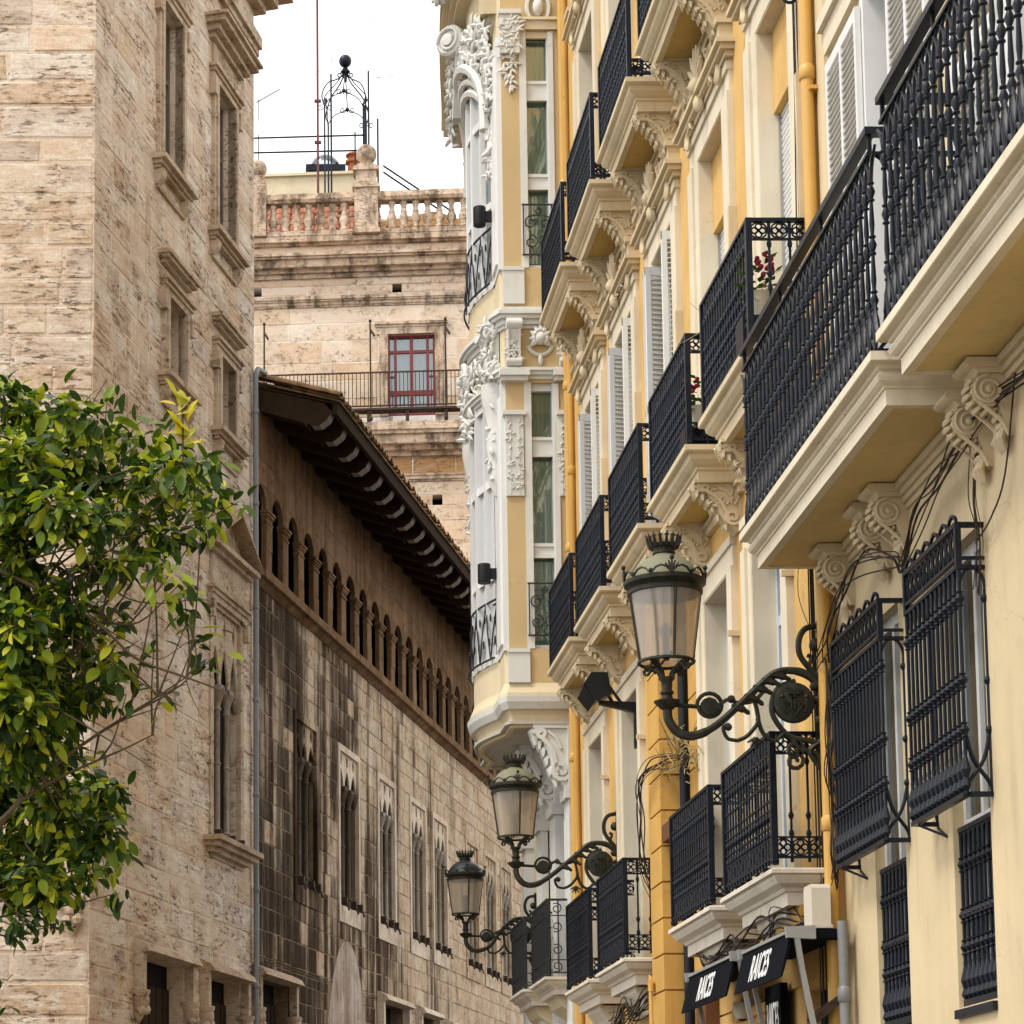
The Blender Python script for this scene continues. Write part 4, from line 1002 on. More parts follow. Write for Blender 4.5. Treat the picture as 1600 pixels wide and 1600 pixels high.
# side wall that faces down the street
H = [(.20, .60, 13.95, 17.30), (.20, .60, 8.74, 12.36)]
side = MB().panel(0, .868, 8.0, 19.4, H, .20).build('side_wall', M_BAYY, bay, loc=(30.5, 0, 0), rz=rad(90))
def side_window(z0, z1, cuts, mat):
    m = MB()
    m.box(.14, .66, -.19, -.06, z0, z0 + .06); m.box(.14, .66, -.19, -.06, z1 - .1, z1)
    m.box(.13, .25, -.19, -.02, z0, z1); m.box(.53, .625, -.19, .012, z0, z1); m.box(.165, .235, -.19, .02, z0, z1 - .02)
    for a, b in cuts:
        m.box(.20, .60, -.185, -.05, a, b); m.box(.22, .58, -.06, -.03, a - .02, a + .025); m.box(.22, .58, -.06, -.03, b - .025, b + .02)
    o = m.build('window', M_BAYW, side)
    MB().box(.20, .60, -.15, -.14, z0, z1).build('pane', M_GLASSG, o)
    n = 26; c = MB(); q = [(.20 + .4 * k / n, -.185 + .012 * sin(k * 1.6)) for k in range(n + 1)]
    for a, b in zip(q, q[1:]): c.poly([(a[0], a[1], z0), (b[0], b[1], z0), (b[0], b[1], z1), (a[0], a[1], z1)])
    c.build('curtain', M_CURTG, o, smooth=60)
    g = MB()
    for zz in (.86, .16): g.box(.20, .62, .03, .045, z0 + zz, z0 + zz + .02)
    for x, zz, r_, s in ((.30, .62, .09, 1), (.50, .62, .09, -1), (.30, .35, .10, -1), (.50, .35, .10, 1), (.40, .78, .05, 1)):
        g.tube([(a, .037, z) for a, z in spiral(x, z0 + zz, r_, .02, pi / 2, 1.4 * s, 16)], .010, 4)
    g.tube([(.22, .037, z0 + .16), (.22, .037, z0 + .86)], .010, 4); g.tube([(.60, .037, z0 + .16), (.60, .037, z0 + .86)], .010, 4)
    g.build('window_guard', M_IRONG, o)
side_window(13.95, 17.30, ((15.08, 15.26), (16.34, 16.58)), M_BAYW)
side_window(8.74, 12.36, ((9.99, 10.15), (11.37, 11.60)), M_BAYW)
d = MB()
# white dados, vine panels, consoles, cartouche: carved work on the side
d.box(.60, .885, -.02, .045, 13.44, 13.90); d.box(.60, .89, -.02, .06, 13.90, 13.95)
d.box(.60, .885, -.02, .045, 8.28, 8.68); d.box(.60, .89, -.02, .06, 8.68, 8.73)
d.box(.64, .878, -.02, .03, 10.80, 11.92); d.box(.02, .17, -.02, .03, 10.80, 11.92)
d.build('white_panel', M_BAYW, side, kind='stuff')
d = MB()
for x in (.70, .82, .07, .13):
    relief(d, 26, lambda q: ((x + q.uniform(-.02, .02), .032, q.uniform(10.86, 11.8)), (0, 1, 0)), int(x * 99), .06, .012, (0, 0, .6))
    d.tube([(x, .032, 10.82), (x, .032, 11.88)], .008, 4)
for x0, x1 in ((.635, .885), (.0, .17)):
    d.box(x0 - .03, x1 + .03, -.02, .07, 11.90, 11.96)
    d.box(x0 - .06, x1 + .05, -.02, .10, 12.36, 12.42); d.box(x0 - .08, x1 + .07, -.02, .14, 12.42, 12.50); d.box(x0 - .05, x1 + .04, -.02, .08, 12.50, 12.55)
    w_ = x1 - x0
    d.prism([(0, 12.56), (.10, 12.56), (.08, 12.7), (.11, 12.95), (.17, 13.1), (.15, 13.2), (0, 13.2)], 'x', x0 + .03, x1 - .03)
    d.tube([(x0 + .02, .14, 13.12), (x1 - .02, .14, 13.12)], .07, 8); d.tube([(x0 + .02, .08, 12.62), (x1 - .02, .08, 12.62)], .055, 8)
    relief(d, 40, lambda q: ((q.uniform(x0 + .04, x1 - .04), .10, q.uniform(12.66, 13.08)), (0, 1, 0)), 3, .08, .016, (0, 0, .8))
    for x in (x0 + .05, x1 - .05): d.tube([(x, .11, 12.64), (x, .10, 12.8), (x, .15, 13.06)], .018, 5)
for k in range(9):
    a = rad(-30 + 30 * k); d.tube([(.40, .03, 12.95), (.40 + .09 * cos(a), .07, 12.95 + .11 * sin(a)), (.40 + .15 * cos(a), .045, 12.95 + .2 * sin(a))], [.02, .045, .012], 6)
d.ball((.40, .05, 12.95), .09, 8); d.tube([(.40 + .17 * cos(a), .02, 12.92 + .19 * sin(a)) for a in [rad(200 + 14 * k) for k in range(11)]], .026, 5); d.ball((.4, .03, 12.66), .04, 6, 2)
d.box(.62, .888, -.02, .08, 16.95, 17.5); d.box(.60, .90, -.02, .11, 17.5, 17.56)
relief(d, 50, lambda q: ((q.uniform(.64, .87), .08, q.uniform(17.0, 17.45)), (0, 1, 0)), 4, .10, .018, (0, 0, .5))
for k in range(6): relief(d, 9 - k, lambda q: ((.75 + q.uniform(-.09, .09) * (1 - k / 7), .02, 16.92 - .085 * k), (0, 1, 0)), 20 + k, .10, .018, (0, 0, -1))
d.tube([(.36 + .15 * cos(rad(a)), .03, 17.62 + .22 * sin(rad(a))) for a in range(0, 360, 20)], .03, 5, closed=True); d.ball((.36, .03, 17.62), .08, 8, 1.6)
d.build('carved_ornament', M_BAYW, side, smooth=45)
d = MB(); d.box(.0, .62, -.02, .05, 17.30, 17.42); d.box(0, .64, -.02, .09, 17.42, 17.46); d.build('window_head', M_BAYP, side)
# mouldings that run right round the bow
def mould(z, steps, back=-.12):
    P = [(back, z)]; zz = z
    for h, o in steps: P += [(o, zz), (o, zz + h)]; zz += h
    return P + [(back, zz)]
ring('soffit_moulding', M_BAYP, [(-.14, 7.70), (-.07, 7.70), (-.05, 7.86), (-.02, 7.92), (.04, 8.06), (.055, 8.10), (.055, 8.14), (.02, 8.22), (0, 8.28), (-.14, 8.28)])
ring('soffit_band', M_BAYW, [(-.08, 7.93), (.03, 7.93), (.075, 8.02), (.085, 8.09), (-.08, 8.09)])
ring('frieze_wall', M_BAYP, [(-.10, 12.45), (-.012, 12.45), (-.012, 13.15), (-.10, 13.15)])
ring('frieze_moulding', M_BAYW, mould(13.10, ((.05, .02), (.07, .05), (.05, .10), (.05, .14), (.06, .08))))
ring('lintel_moulding', M_BAYW, mould(12.40, ((.05, .03), (.05, .07), (.04, .10))))
ring('dado_wall', M_BAYP, [(-.10, 13.30), (-.012, 13.30), (-.012, 13.96), (-.10, 13.96)])
ring('lower_dado', M_BAYP, [(-.10, 8.26), (-.012, 8.26), (-.012, 8.74), (-.10, 8.74)])
ring('upper_wall', M_BAYP, [(-.10, 17.2), (-.014, 17.2), (-.014, 19.4), (-.10, 19.4)])
MB().prism(PL, 'z', 7.735, 7.77).build('soffit', M_GREYS, bay)
# bow front: white posts, sashes and glass
for z0, z1 in ((8.72, 12.42), (13.94, 17.22)):
    m = MB()
    for a, b in ((30.52, 31.15), (33.15, 33.72)): m.box(a, b, .62, .935, z0, z1); m.box(a + .08, b - .08, .9, .965, z0 + .1, z1 - .25)
    for k in range(0, NB + 1):
        u, v = bow[k]; th = .04 if k % 4 else .07
        if k % 2 == 0: m.box(u - th, u + th, v - .10, v + .012, z0, z1)
    for zz in (z0, z0 + 1.15, z0 + 2.45, z1 - .12):
        m.sweep(bow, [(-.09, zz), (0, zz), (0, zz + .10), (-.09, zz + .10)])
    o = m.build('bow_window', M_WHITE, bay)
    g = MB()
    for p, q in zip(bow, bow[1:]): g.poly([(p[0], p[1] - .05, z0), (q[0], q[1] - .05, z0), (q[0], q[1] - .05, z1), (p[0], p[1] - .05, z1)])
    g.build('pane', M_GLASS, o)
    g = MB()
    for p, q in zip(bow, bow[1:]): g.poly([(p[0], p[1] - .16, z0), (q[0], q[1] - .16, z0), (q[0], q[1] - .16, z1), (p[0], p[1] - .16, z1)])
    g.build('curtain', M_CURT, o)
    g = MB(); B2 = [(u, v + .01) for u, v in bow]
    for zz in (.05, .86): g.tube([(u, v + (.05 if zz < .5 else 0), z0 + zz) for u, v in B2], .016, 4)
    for k in range(NB):
        (u, v), (u2, v2) = B2[k], B2[k + 1]
        g.tube([(u, v + .02, z0 + .05), ((u + u2) / 2, (v + v2) / 2 + .02, z0 + .45), (u2, v2, z0 + .86)] if k % 2 else [(u2, v2 + .02, z0 + .05), ((u + u2) / 2, (v + v2) / 2 + .02, z0 + .45), (u, v, z0 + .86)], .012, 4)
        g.tube([(u + x, v + .03, z) for x, z in spiral(.06, z0 + .3, .07, .02, 0, 1.3, 10)], .010, 4)
        g.tube([(u + x, v + .01, z) for x, z in spiral(.06, z0 + .66, .06, .02, pi, 1.3, 10)], .010, 4)
    g.build('window_guard', M_IRONG, o)
MB().prism([(30.73, .0), (30.73, .80), (31.1, .80), (31.1, .60), (33.2, .60), (33.2, .80), (33.72, .80), (33.72, 0)], 'z', 7.8, 19.3).build('bow_core', M_DARK, bay)
# carved consoles and scrolls between the two storeys of the bow
d = MB()
for u, v in ((30.85, .95), (33.42, .95)):
    d.prism([(v - .02, 12.5), (v + .10, 12.5), (v + .06, 12.75), (v + .12, 13.0), (v + .22, 13.12), (v + .18, 13.25), (v - .02, 13.25)], 'x', u - .2, u + .2)
    for s in (-1, 1): d.tube([(u + s * .21, y, z) for y, z in spiral(v + .12, 13.1, .13, .03, 0, 1.4, 14)], .03, 5); d.tube([(u + s * .21, y, z) for y, z in spiral(v + .08, 12.62, .10, .03, pi, 1.4, 12)], .03, 5)
    relief(d, 50, lambda q: ((u + q.uniform(-.2, .2), v + .08 + q.uniform(0, .08), q.uniform(12.5, 13.2)), (-.4, 1, .1)), int(u), .15, .028, (0, 0, .5)); relief(d, 30, lambda q: ((u - .21, v + q.uniform(0, .14), q.uniform(12.5, 13.2)), (-1, .1, 0)), int(u) + 2, .13, .024)
    d.lathe([(.03, 10.9), (.1, 11.1), (.08, 11.3), (.14, 11.6), (.1, 11.8), (.17, 12.1), (.2, 12.3), (.2, 12.42)], 8, (u, v + .02, 0))
    relief(d, 40, lambda q: ((u + q.uniform(-.1, .1), v + .10, q.uniform(11.1, 12.3)), (-.5, 1, 0)), int(u) + 5, .12, .022, (0, 0, -.6))
for t_ in range(9):
    u, v = bow[2 + t_]; r_ = .10 + .05 * (t_ % 2)
    d.tube([(u + x, v + .05, z) for x, z in spiral(0, 12.85 + .1 * sin(t_), r_, .03, t_, 1.3, 12)], .026, 5); relief(d, 14, lambda q: ((u + q.uniform(-.12, .12), v + .03, q.uniform(12.6, 13.05)), (-.3, 1, 0)), t_, .12, .022)
d.tube([(32.15 + x, 1.24, z) for x, z in spiral(0, 12.95, .26, .05, 0, 1.6, 18)], .05, 6); d.ball((32.15, 1.28, 12.95), .08, 8)
relief(d, 60, lambda q: ((32.15 + q.uniform(-.3, .3), 1.22, q.uniform(12.1, 13.1)), (-.6, 1, 0)), 31, .16, .03, (0, 0, -.4))
d.build('carved_ornament', M_BAYW, bay, smooth=45)
# arched hood, eyebrow cornice and volute on top of the bow
d = MB()
def bowv(u): return .93 + (.24 * sin(pi * (u - 31.15) / 2.0) if 31.15 < u < 33.15 else 0)
for off, r_, zz in ((.03, .06, 0.), (.07, .045, .13), (.12, .07, .28)):
    d.tube([(32.15 - 1.12 * cos(a), bowv(32.15 - 1.12 * cos(a)) + off, 15.85 + zz + (1.25 + zz * .3) * sin(a)) for a in [pi * k / 16 for k in range(17)]], r_, 6)
for u in (31.05, 33.25):
    relief(d, 90, lambda q: ((u + q.uniform(-.12, .12), .96, q.uniform(15.4, 17.2)), (-.5, 1, 0)), int(u), .17, .030, (0, 0, -.3)); relief(d, 40, lambda q: ((u - .13, q.uniform(.8, 1.0), q.uniform(15.6, 17.2)), (-1, .2, 0)), int(u) + 1, .15, .028)
for k in range(15):
    a = pi * (k + .5) / 15; u = 32.15 - 1.3 * cos(a); d.tube([(u + x, bowv(u) + .10, z) for x, z in spiral(0, 16.35 + 1.2 * sin(a), .12, .03, k, 1.3, 10)], .026, 5); relief(d, 16, lambda q: ((u + q.uniform(-.14, .14), bowv(u) + .06, 16.35 + 1.25 * sin(a) + q.uniform(-.2, .35)), (-.4, 1, 0)), k, .17, .030)
d.build('arched_hood', M_BAYW, bay, smooth=45)
eb = bez([(34.0, 1.30, 17.30), (33.75, 1.32, 17.55), (33.3, 1.38, 17.92), (32.75, 1.43, 18.20), (32.2, 1.45, 18.38), (31.6, 1.40, 18.5), (31.1, 1.25, 18.55), (30.5, 1.05, 18.6)], 6)
d = MB()
for dy, dz, w_, h_ in ((-.12, -.06, .22, .09), (-.05, .03, .26, .08), (.03, .11, .30, .10), (.06, .21, .34, .05)):
    i = len(d.v)
    for p in eb: d.v += [(p.x, p.y + dy - w_, p.z + dz), (p.x, p.y + dy, p.z + dz), (p.x, p.y + dy, p.z + dz + h_), (p.x, p.y + dy - w_, p.z + dz + h_)]
    for k in range(len(eb) - 1):
        for j in range(4): d.f.append((i + 4 * k + j, i + 4 * k + (j + 1) % 4, i + 4 * k + 4 + (j + 1) % 4, i + 4 * k + 4 + j))
    d.f += [(i, i + 1, i + 2, i + 3), tuple(i + 4 * (len(eb) - 1) + j for j in range(4))]
d.prism([(30.6, 17.6), (31.2, 17.9), (33.2, 17.7), (33.8, 17.3), (33.8, 19.3), (30.6, 19.3)], 'y', .3, 1.06)
d.build('eyebrow_cornice', M_TRIM, bay, smooth=40)
d = MB(); VM = Matrix.Translation((32.25, 1.34, 18.02)) @ Matrix.Rotation(rad(48), 4, 'Z')
e = MB(); e.lathe([(.06, -.10), (.20, -.10), (.225, -.06), (.225, .10), (.19, .13), (.16, .09), (.09, .08), (.085, .15), (.02, .16)], 20, (0, 0, 0), 'y'); e.tube([(x, .12, z) for x, z in spiral(0, 0, .20, .09, 0, 1.2, 20)], .025, 6)
d.add(e, VM)
d.prism([(32.1, 17.85), (32.4, 17.85), (32.75, 17.05), (32.6, 17.05)], 'y', 1.20, 1.32)
relief(d, 120, lambda q: (lambda t_: ((32.3 + 1.2 * t_ + q.uniform(-.08, .08), 1.34 - .1 * t_, 18.0 - .9 * t_ + q.uniform(-.15, .15)), (-.5, 1, 0)))(q.random()), 41, .18, .032)
relief(d, 150, lambda q: (lambda t_: ((31.0 + 2.4 * t_, bowv(31.0 + 2.4 * t_) + .06, 17.75 - .3 * (2 * t_ - 1) ** 2 + q.uniform(-.25, .25)), (-.4, 1, 0)))(q.random()), 42, .18, .030)
d.build('volute', M_BAYW, bay, smooth=45); d = MB()
for k in range(5): d.tube(bez([(32.1, 1.48, 18.55), (32.1 + .1 * (k - 2), 1.56, 18.7), (32.1 + .17 * (k - 2), 1.62 + .04 * (k % 2), 18.62 + .03 * k)], 4), [.06, .06, .06, .05, .05, .05, .04, .03, .015], 6)
d.tube([(32.1 + x, 1.58, z) for x, z in spiral(0, 18.6, .13, .03, 0, 1.4, 14)], .035, 5)
d.build('crest_leaf', M_BAYW, bay, smooth=45)
# lower wall: pilasters, scroll brackets, doors
me_brb = bracket_mesh(.24, .42, .84, M_BAYW, True, 0)
for u in (30.66, 32.1, 33.55): put('scroll_bracket', me_brb, bay, (u, .12, 7.73))
for a, b in ((30.5, 30.95), (31.85, 32.35), (33.3, 33.8), (35.05, 35.5)):
    m = MB(); m.box(a, b, -.02, .12, 0, 6.75); m.box(a + .09, b - .09, .10, .14, 1, 6.5); m.box(a - .03, b + .03, -.02, .17, 6.75, 6.9); m.box(a, b, -.02, .12, 6.9, 7.73); m.build('pilaster', M_BAYW, bay)
m = MB(); moulding(m, 30.5, 35.5, 3.3, ((.3, .05), (.1, .12), (.08, .2)), ends=False); m.build('string_course', M_SILLW, bay)
for a, b, z0, z1 in bh:
    o = MB().box(a - .1, a + .002, -.05, .02, z0, z1).box(b - .002, b + .1, -.05, .02, z0, z1).box(a - .1, b + .1, -.05, .021, z1 - .002, z1 + .14).build('door_surround', M_BAYW, bay)
    m = MB(); [m.box(x, x + .09, -.30, -.24, z0, z1) for x in (a, (a + b) / 2 - .045, b - .09)]; [m.box(a, b, -.295, -.245, z, z + .1) for z in (z0, z1 - .1, z1 - .8)]
    m.build('door_frame', M_BLUEW, o); MB().box(a, b, -.28, -.27, z0, z1).build('pane', M_GLASS, o)
me_flat = MB().box(-.010, .010, -.006, .006, 0, .98).mesh('baluster', M_IRONG)
for u0, u1, zt in ((30.62, 32.15, 4.42), (32.95, 34.5, 4.46)):
    o = put('balcony', None, bay, (0, 0, 0)); v = .46
    m = MB(); slab(m, u0 + .1, u1 - .1, v - .14, zt - .22, zt); m.build('slab', M_SILLW, o)
    MB().prism([(0, zt - .22), (.26, zt - .22), (.2, zt - .36), (0, zt - .5)], 'x', u0 + .25, u1 - .25).build('console', M_BAYP, o)
    m = MB(); v -= .06; a, b = u0 + .05, u1 - .05
    for z, h in ((1.0, .03), (.80, .014), (.22, .014), (.05, .02)):
        m.box(a - .01, b + .01, v - .012, v + .012, zt + z, zt + z + h)
        for x in (a, b): m.box(x - .012, x + .012, 0, v - .012, zt + z + .001, zt + z + h - .001)
    for x in (a, b):
        m.box(x - .02, x + .02, v - .02, v + .02, zt, zt + 1.02)
        for y in (.12, .26): m.box(x - .007, x + .007, y - .008, y + .008, zt + .05, zt + 1.0)
        for z, s in ((.90, 1), (.66, -1), (.36, 1), (.14, -1)):
            for y in (.10, .28): m.tube([(x, yy, zz) for yy, zz in spiral(y, zt + z, .075, .02, s, 1.4 * s, 12)], .010, 4)
    n = 16
    for k in range(n):
        x = a + (b - a) * (k + .5) / n
        for z in (.9, .13): m.tube([(x + xx, v, zz) for xx, zz in spiral(0, zt + z, .045, .012, k % 2 * pi, 1.2, 9)], .008, 4)
    m.build('railing', M_IRONG, o)
    for k in range(1, 22): put('baluster', me_flat, o, (a + (b - a) * k / 22, v, zt + .05))
# small black wall lamps on the bow
for u, v, z, lb in ((31.0, 1.0, 14.75, 'small black cylinder wall lamp high on the near edge of the bow window'), (33.45, .86, 14.9, 'small black cylinder wall lamp high on the far edge of the bow window'),
                    (31.0, 1.0, 9.75, 'small black cylinder wall lamp low on the near edge of the bow window'), (33.45, .86, 9.95, 'small black cylinder wall lamp low on the far edge of the bow window')):
    o = MB().lathe([(.085, 0), (.088, .01), (.088, .25), (.085, .26)], 14, (0, .13, 0)).box(-.03, .03, -.05, .06, .06, .2).build('wall_lamp', M_BLK, None, smooth=50, loc=(4.534 - v, u, z), rz=rad(90))
    tag(o, lb, 'lamp', 'wall lamps on the bow window')

# ================================================================ cream house nearest, with the great balustrade
cre = thing('cream_house', 'cream rendered house with a grand iron balustrade and grilled windows', 'house', (4.534 - 13.84 * sin(rad(.9)), 0, 0), rad(89.1))
ch = [(13.96, 14.74, 2.76, 5.64), (15.84, 16.65, 2.70, 5.64), (15.45, 16.12, 6.66, 10.2), (11.6, 13.0, 6.7, 10.4)]
MB().panel(8.6, 17.55, 0, 12.5, ch, .5).build('wall', M_CREAM, cre)
MB().box(8.7, 17.52, -8, -.5, 0, 12.4).build('inner_core', M_DARK, cre)
for a, b, z0, z1 in ch[:2]:
    m = MB(); [m.box(x, x + .055, -.13, -.07, z0, z1) for x in (a, (a + b) / 2 - .03, b - .055)]; [m.box(a, b, -.125, -.075, z, z + .08) for z in (z0, z0 + 1.1, z1 - .08)]
    o = m.build('window', M_WHITE, cre); MB().box(a, b, -.11, -.10, z0, z1).build('pane', M_GLASS, o)
    c = MB(); n = 30; q = [(a + (b - a) * k / n, -.26 + .02 * sin(k * 1.8)) for k in range(n + 1)]
    for p, r_ in zip(q, q[1:]): c.poly([(p[0], p[1], z0), (r_[0], r_[1], z0), (r_[0], r_[1], z1), (p[0], p[1], z1)])
    c.build('curtain', M_CURT, o, smooth=60)
gr_prof = lambda z0, z1, kn: [(.0115, z0)] + [q for z, r_ in kn for q in ((.0118, z - .05), (.023, z - .042), (.014, z - .03), (r_, z), (.014, z + .03), (.023, z + .042), (.0118, z + .05))] + [(.0145, z1)]
me_gb = MB().lathe([(.004, 3.98), (.03, 4.02), (.018, 4.07), (.032, 4.12), (.012, 4.20), (.014, 4.24)], 7).lathe(gr_prof(4.22, 5.34, ((4.36, .030), (4.66, .034), (5.16, .030))), 8).mesh('grille_bar', M_IRON)
me_gl = MB().lathe([(.004, 2.8), (.03, 2.84), (.018, 2.88), (.032, 2.93), (.012, 3.02), (.014, 3.05)], 7).lathe(gr_prof(3.04, 3.86, ((3.14, .028), (3.34, .032), (3.66, .028))), 8).mesh('grille_bar', M_IRON)
arcm = MB()
for a, b in ((13.90, 15.06), (15.73, 17.07)):
    o = put('projecting_grille', None, cre, (0, 0, 0)); v = .155; m = MB()
    for z, h, w_ in ((3.955, .03, .02), (5.34, .025, .018), (5.40, .02, .014), (5.60, .03, .02)):
        m.box(a, b, v - w_, v + w_, z, z + h)
        for x in (a, b): m.box(x - w_, x + w_, -.02, v - w_, z + .001, z + h - .001)
    for x in (a, b): m.box(x - .018, x + .018, v - .018, v + .018, 5.34, 5.63)
    n = round((b - a) / .1)
    for k in range(n):
        x = a + (b - a) * (k + .5) / n; m.add(lat, Matrix.Translation((x, v, 5.50)) @ Matrix.Diagonal((1, 1.4, 2.0, 1))); 
    for k in range(n // 2): 
        x = a + (b - a) * (k + .5) / (n // 2); m.tube([(x + .085 * cos(rad(t_)), v, 5.63 + .06 * sin(rad(t_))) for t_ in range(0, 181, 30)], .012, 4); m.ball((x, v, 5.69), .018, 5)
    for x in (a, b):
        m.tube([(x, v * .5 + v * .5 * cos(rad(t_)), 5.22 + .13 * sin(rad(t_))) for t_ in range(0, 181, 20)], .012, 4)
        m.tube([(x, 0, 3.97), (x, .0, 5.22)], .014, 5); [m.ball((x, 0.0, z), .03, 6) for z in (4.36, 4.66, 5.16)]
        m.tube(bez([(x, v, 4.36), (x, v * .7, 4.18), (x, v * .1, 4.04), (x, 0, 3.97)], 5), .013, 5); m.tube(bez([(x, 0, 4.36), (x, v * .3, 4.18), (x, v * .9, 4.04), (x, v, 3.97)], 5), .013, 5)
    m.tube([(b - .2, 0, 3.86), (b - .1, v, 3.95)], .012, 4); m.tube([(b - .2, 0, 3.86), (b, 0, 3.95)], .012, 4)
    m.build('grille_frame', M_IRON, o)
    k = 0; n = round((b - a) / .098)
    for k in range(n + 1): put('grille_bar', me_gb, o, (a + (b - a) * k / n, v, 0))
for a, b in ((13.98, 14.73), (15.86, 16.64)):
    o = put('flush_grille', None, cre, (0, 0, 0)); m = MB()
    for z, h in ((3.86, .03), (2.76, .05), (3.32, .045)): m.box(a, b, -.065, -.025, z, z + h)
    m.box(a - .02, b + .02, -.30, .03, 2.69, 2.745)
    n = 8
    for k in range(n):
        x = a + (b - a) * (k + .5) / n; m.tube([(x + .046 * cos(rad(t_)), -.045, 3.80 + .06 * sin(rad(t_))) for t_ in range(0, 181, 30)], .009, 4)
    m.build('grille_frame', M_IRON, o)
    for k in range(n + 1): put('grille_bar', me_gl, o, (a + (b - a) * k / n, -.045, 0))

# great balcony slabs
GP = lambda zb: [(-.06, zb), (0, zb), (0, zb + .10), (.012, zb + .104), (.015, zb + .118), (.03, zb + .125), (.05, zb + .14), (.062, zb + .165), (.05, zb + .19), (.035, zb + .195), (.035, zb + .205), (.055, zb + .215), (.06, zb + .235), (.11, zb + .24), (.115, zb + .245), (.115, zb + .30), (-.06, zb + .30)]
SPC = .13
def spindle(odd):
    m = MB(); kn = (.33, .68, 1.02)
    p = [(.010, .02), (.021, .16), (.011, .20)]
    for z in kn: p += [(.011, z - .062), (.022, z - .058), (.022, z - .050), (.012, z - .042), (.027, z), (.012, z + .042), (.022, z + .050), (.022, z + .058), (.011, z + .062), (.017, z + .13 if z + .13 < 1.1 else z + .08)]
    p += [(.012, 1.14), (.013, 1.16)]
    m.lathe(p, 10)
    for s in (-1, 1):
        m.tube(bez([(0, 0, 1.02), (s * .008, 0, 1.08), (s * SPC * .35, 0, 1.19), (s * SPC * .98, 0, 1.265)], 5), [.013] * 12 + [.010] * 8, 5)
    for s in (-1, 1): m.tube(bez([(0, 0, .40), (s * .012, 0, .30), (s * SPC * .4, 0, .13), (s * SPC * .98, 0, .025)], 5), [.012] * 8 + [.018] * 4 + [.012] * 8, 6)
    return m.mesh('baluster', M_IRON, 42)
SPN = (spindle(0), spindle(1))
def great_balcony(u0, u1, zb):
    o = put('balcony', None, cre, (0, 0, 0)); v = .565; zt = zb + .30
    m = MB(); m.sweep([(u0, 0), (u0, v), (u1, v), (u1, 0)], GP(zb)); m.box(u0 + .05, u1 - .05, -.02, v - .05, zt - .06, zt - .002); m.build('slab', M_TRIML, o)
    MB().box(u0 + .055, u1 - .055, 0, v - .055, zb + .01, zb + .05).build('soffit', M_OCHC, o)
    w_ = MB(); moulding(w_, u0 + .02, u1 - .02, zb - .17, ((.04, .02), (.04, .045), (.04, .07), (.05, .10)), ends=False); w_.build('wall_moulding', M_TRIM, o)
    m = MB(); a, b, vv = u0 - .02, u1 + .02, v + .055
    for z, h, r_ in ((1.40, .045, .034), (1.27, .022, .022), (.015, .03, .016)):
        m.box(a - r_, b + r_, vv - r_, vv + r_, zt + z, zt + z + h)
        for x in (a, b): m.box(x - r_, x + r_, 0, vv - r_, zt + z + .001, zt + z + h - .001)
    for x in (a, b): m.box(x - .012, x + .012, vv - .012, vv + .012, zt + 1.29, zt + 1.40)
    k = 0; n = int((b - a) / 1.0)
    for k in range(1, n): m.box(a + (b - a) * k / n - .01, a + (b - a) * k / n + .01, vv - .01, vv + .01, zt + 1.29, zt + 1.40)
    m.build('handrail', M_IRON, o)
    n = round((b - a) / SPC)
    for k in range(n + 1): put('baluster', SPN[k % 2], o, (a + (b - a) * k / n, vv, zt + .02))
    for x in (a, b):
        for k in range(1, 4): put('baluster', SPN[k % 2], o, (x, vv - k * .15, zt + .02), rz=pi / 2)
    return o
b1 = great_balcony(13.86, 17.64, 6.35); b0 = great_balcony(9.2, 13.50, 6.41)
m = MB(); p_, h_ = .27, .46
m.prism([(-.01, 0), (.27, 0), (.29, -.03), (.26, -.055), (-.01, -.055)], 'x', -.125, .125); m.prism([(-.01, -.055), (.23, -.055), (.20, -.085), (-.01, -.085)], 'x', -.105, .105)
prof = arc(.135, -.18, .10, 80, -120, 10) + [(.05, -.36), (.035, -.44), (-.01, -.46), (-.01, -.08)]
m.prism(prof, 'x', -.075, .075)
for s in (-1, 1):
    x = s * .078
    m.tube([(x, y, z) for y, z in spiral(.135, -.18, .092, .012, pi / 2, -2.2 , 34)], .012, 5); m.ball((x, .135, -.18), .022, 8)
    m.tube(bez([(x, .20, -.25), (x, .13, -.31), (x, .06, -.38), (x, .03, -.45)], 4), .012, 5)
for k in range(11):
    y, z = (arc(.135, -.18, .112, 60, -110, 7) + [(.075, -.33), (.06, -.38), (.045, -.43)])[k]
    m.tube([(-.06, y, z), (0, y + .010, z - .004), (.06, y, z)], [.012, .019, .012], 5)
for dx in (-.04, 0, .04): m.tube([(dx, .05, -.40), (dx * 1.2, .075, -.46), (dx * .8, .04, -.53)], [.02, .026, .008], 6)
me_brc = m.mesh('scroll_bracket', M_TRIM, 40)
for u in (17.05, 16.0, 15.57, 13.72): put('scroll_bracket', me_brc, b1, (u, .0, 6.35))
for u in (13.32, 11.6): put('scroll_bracket', me_brc, b0, (u, 0, 6.41))
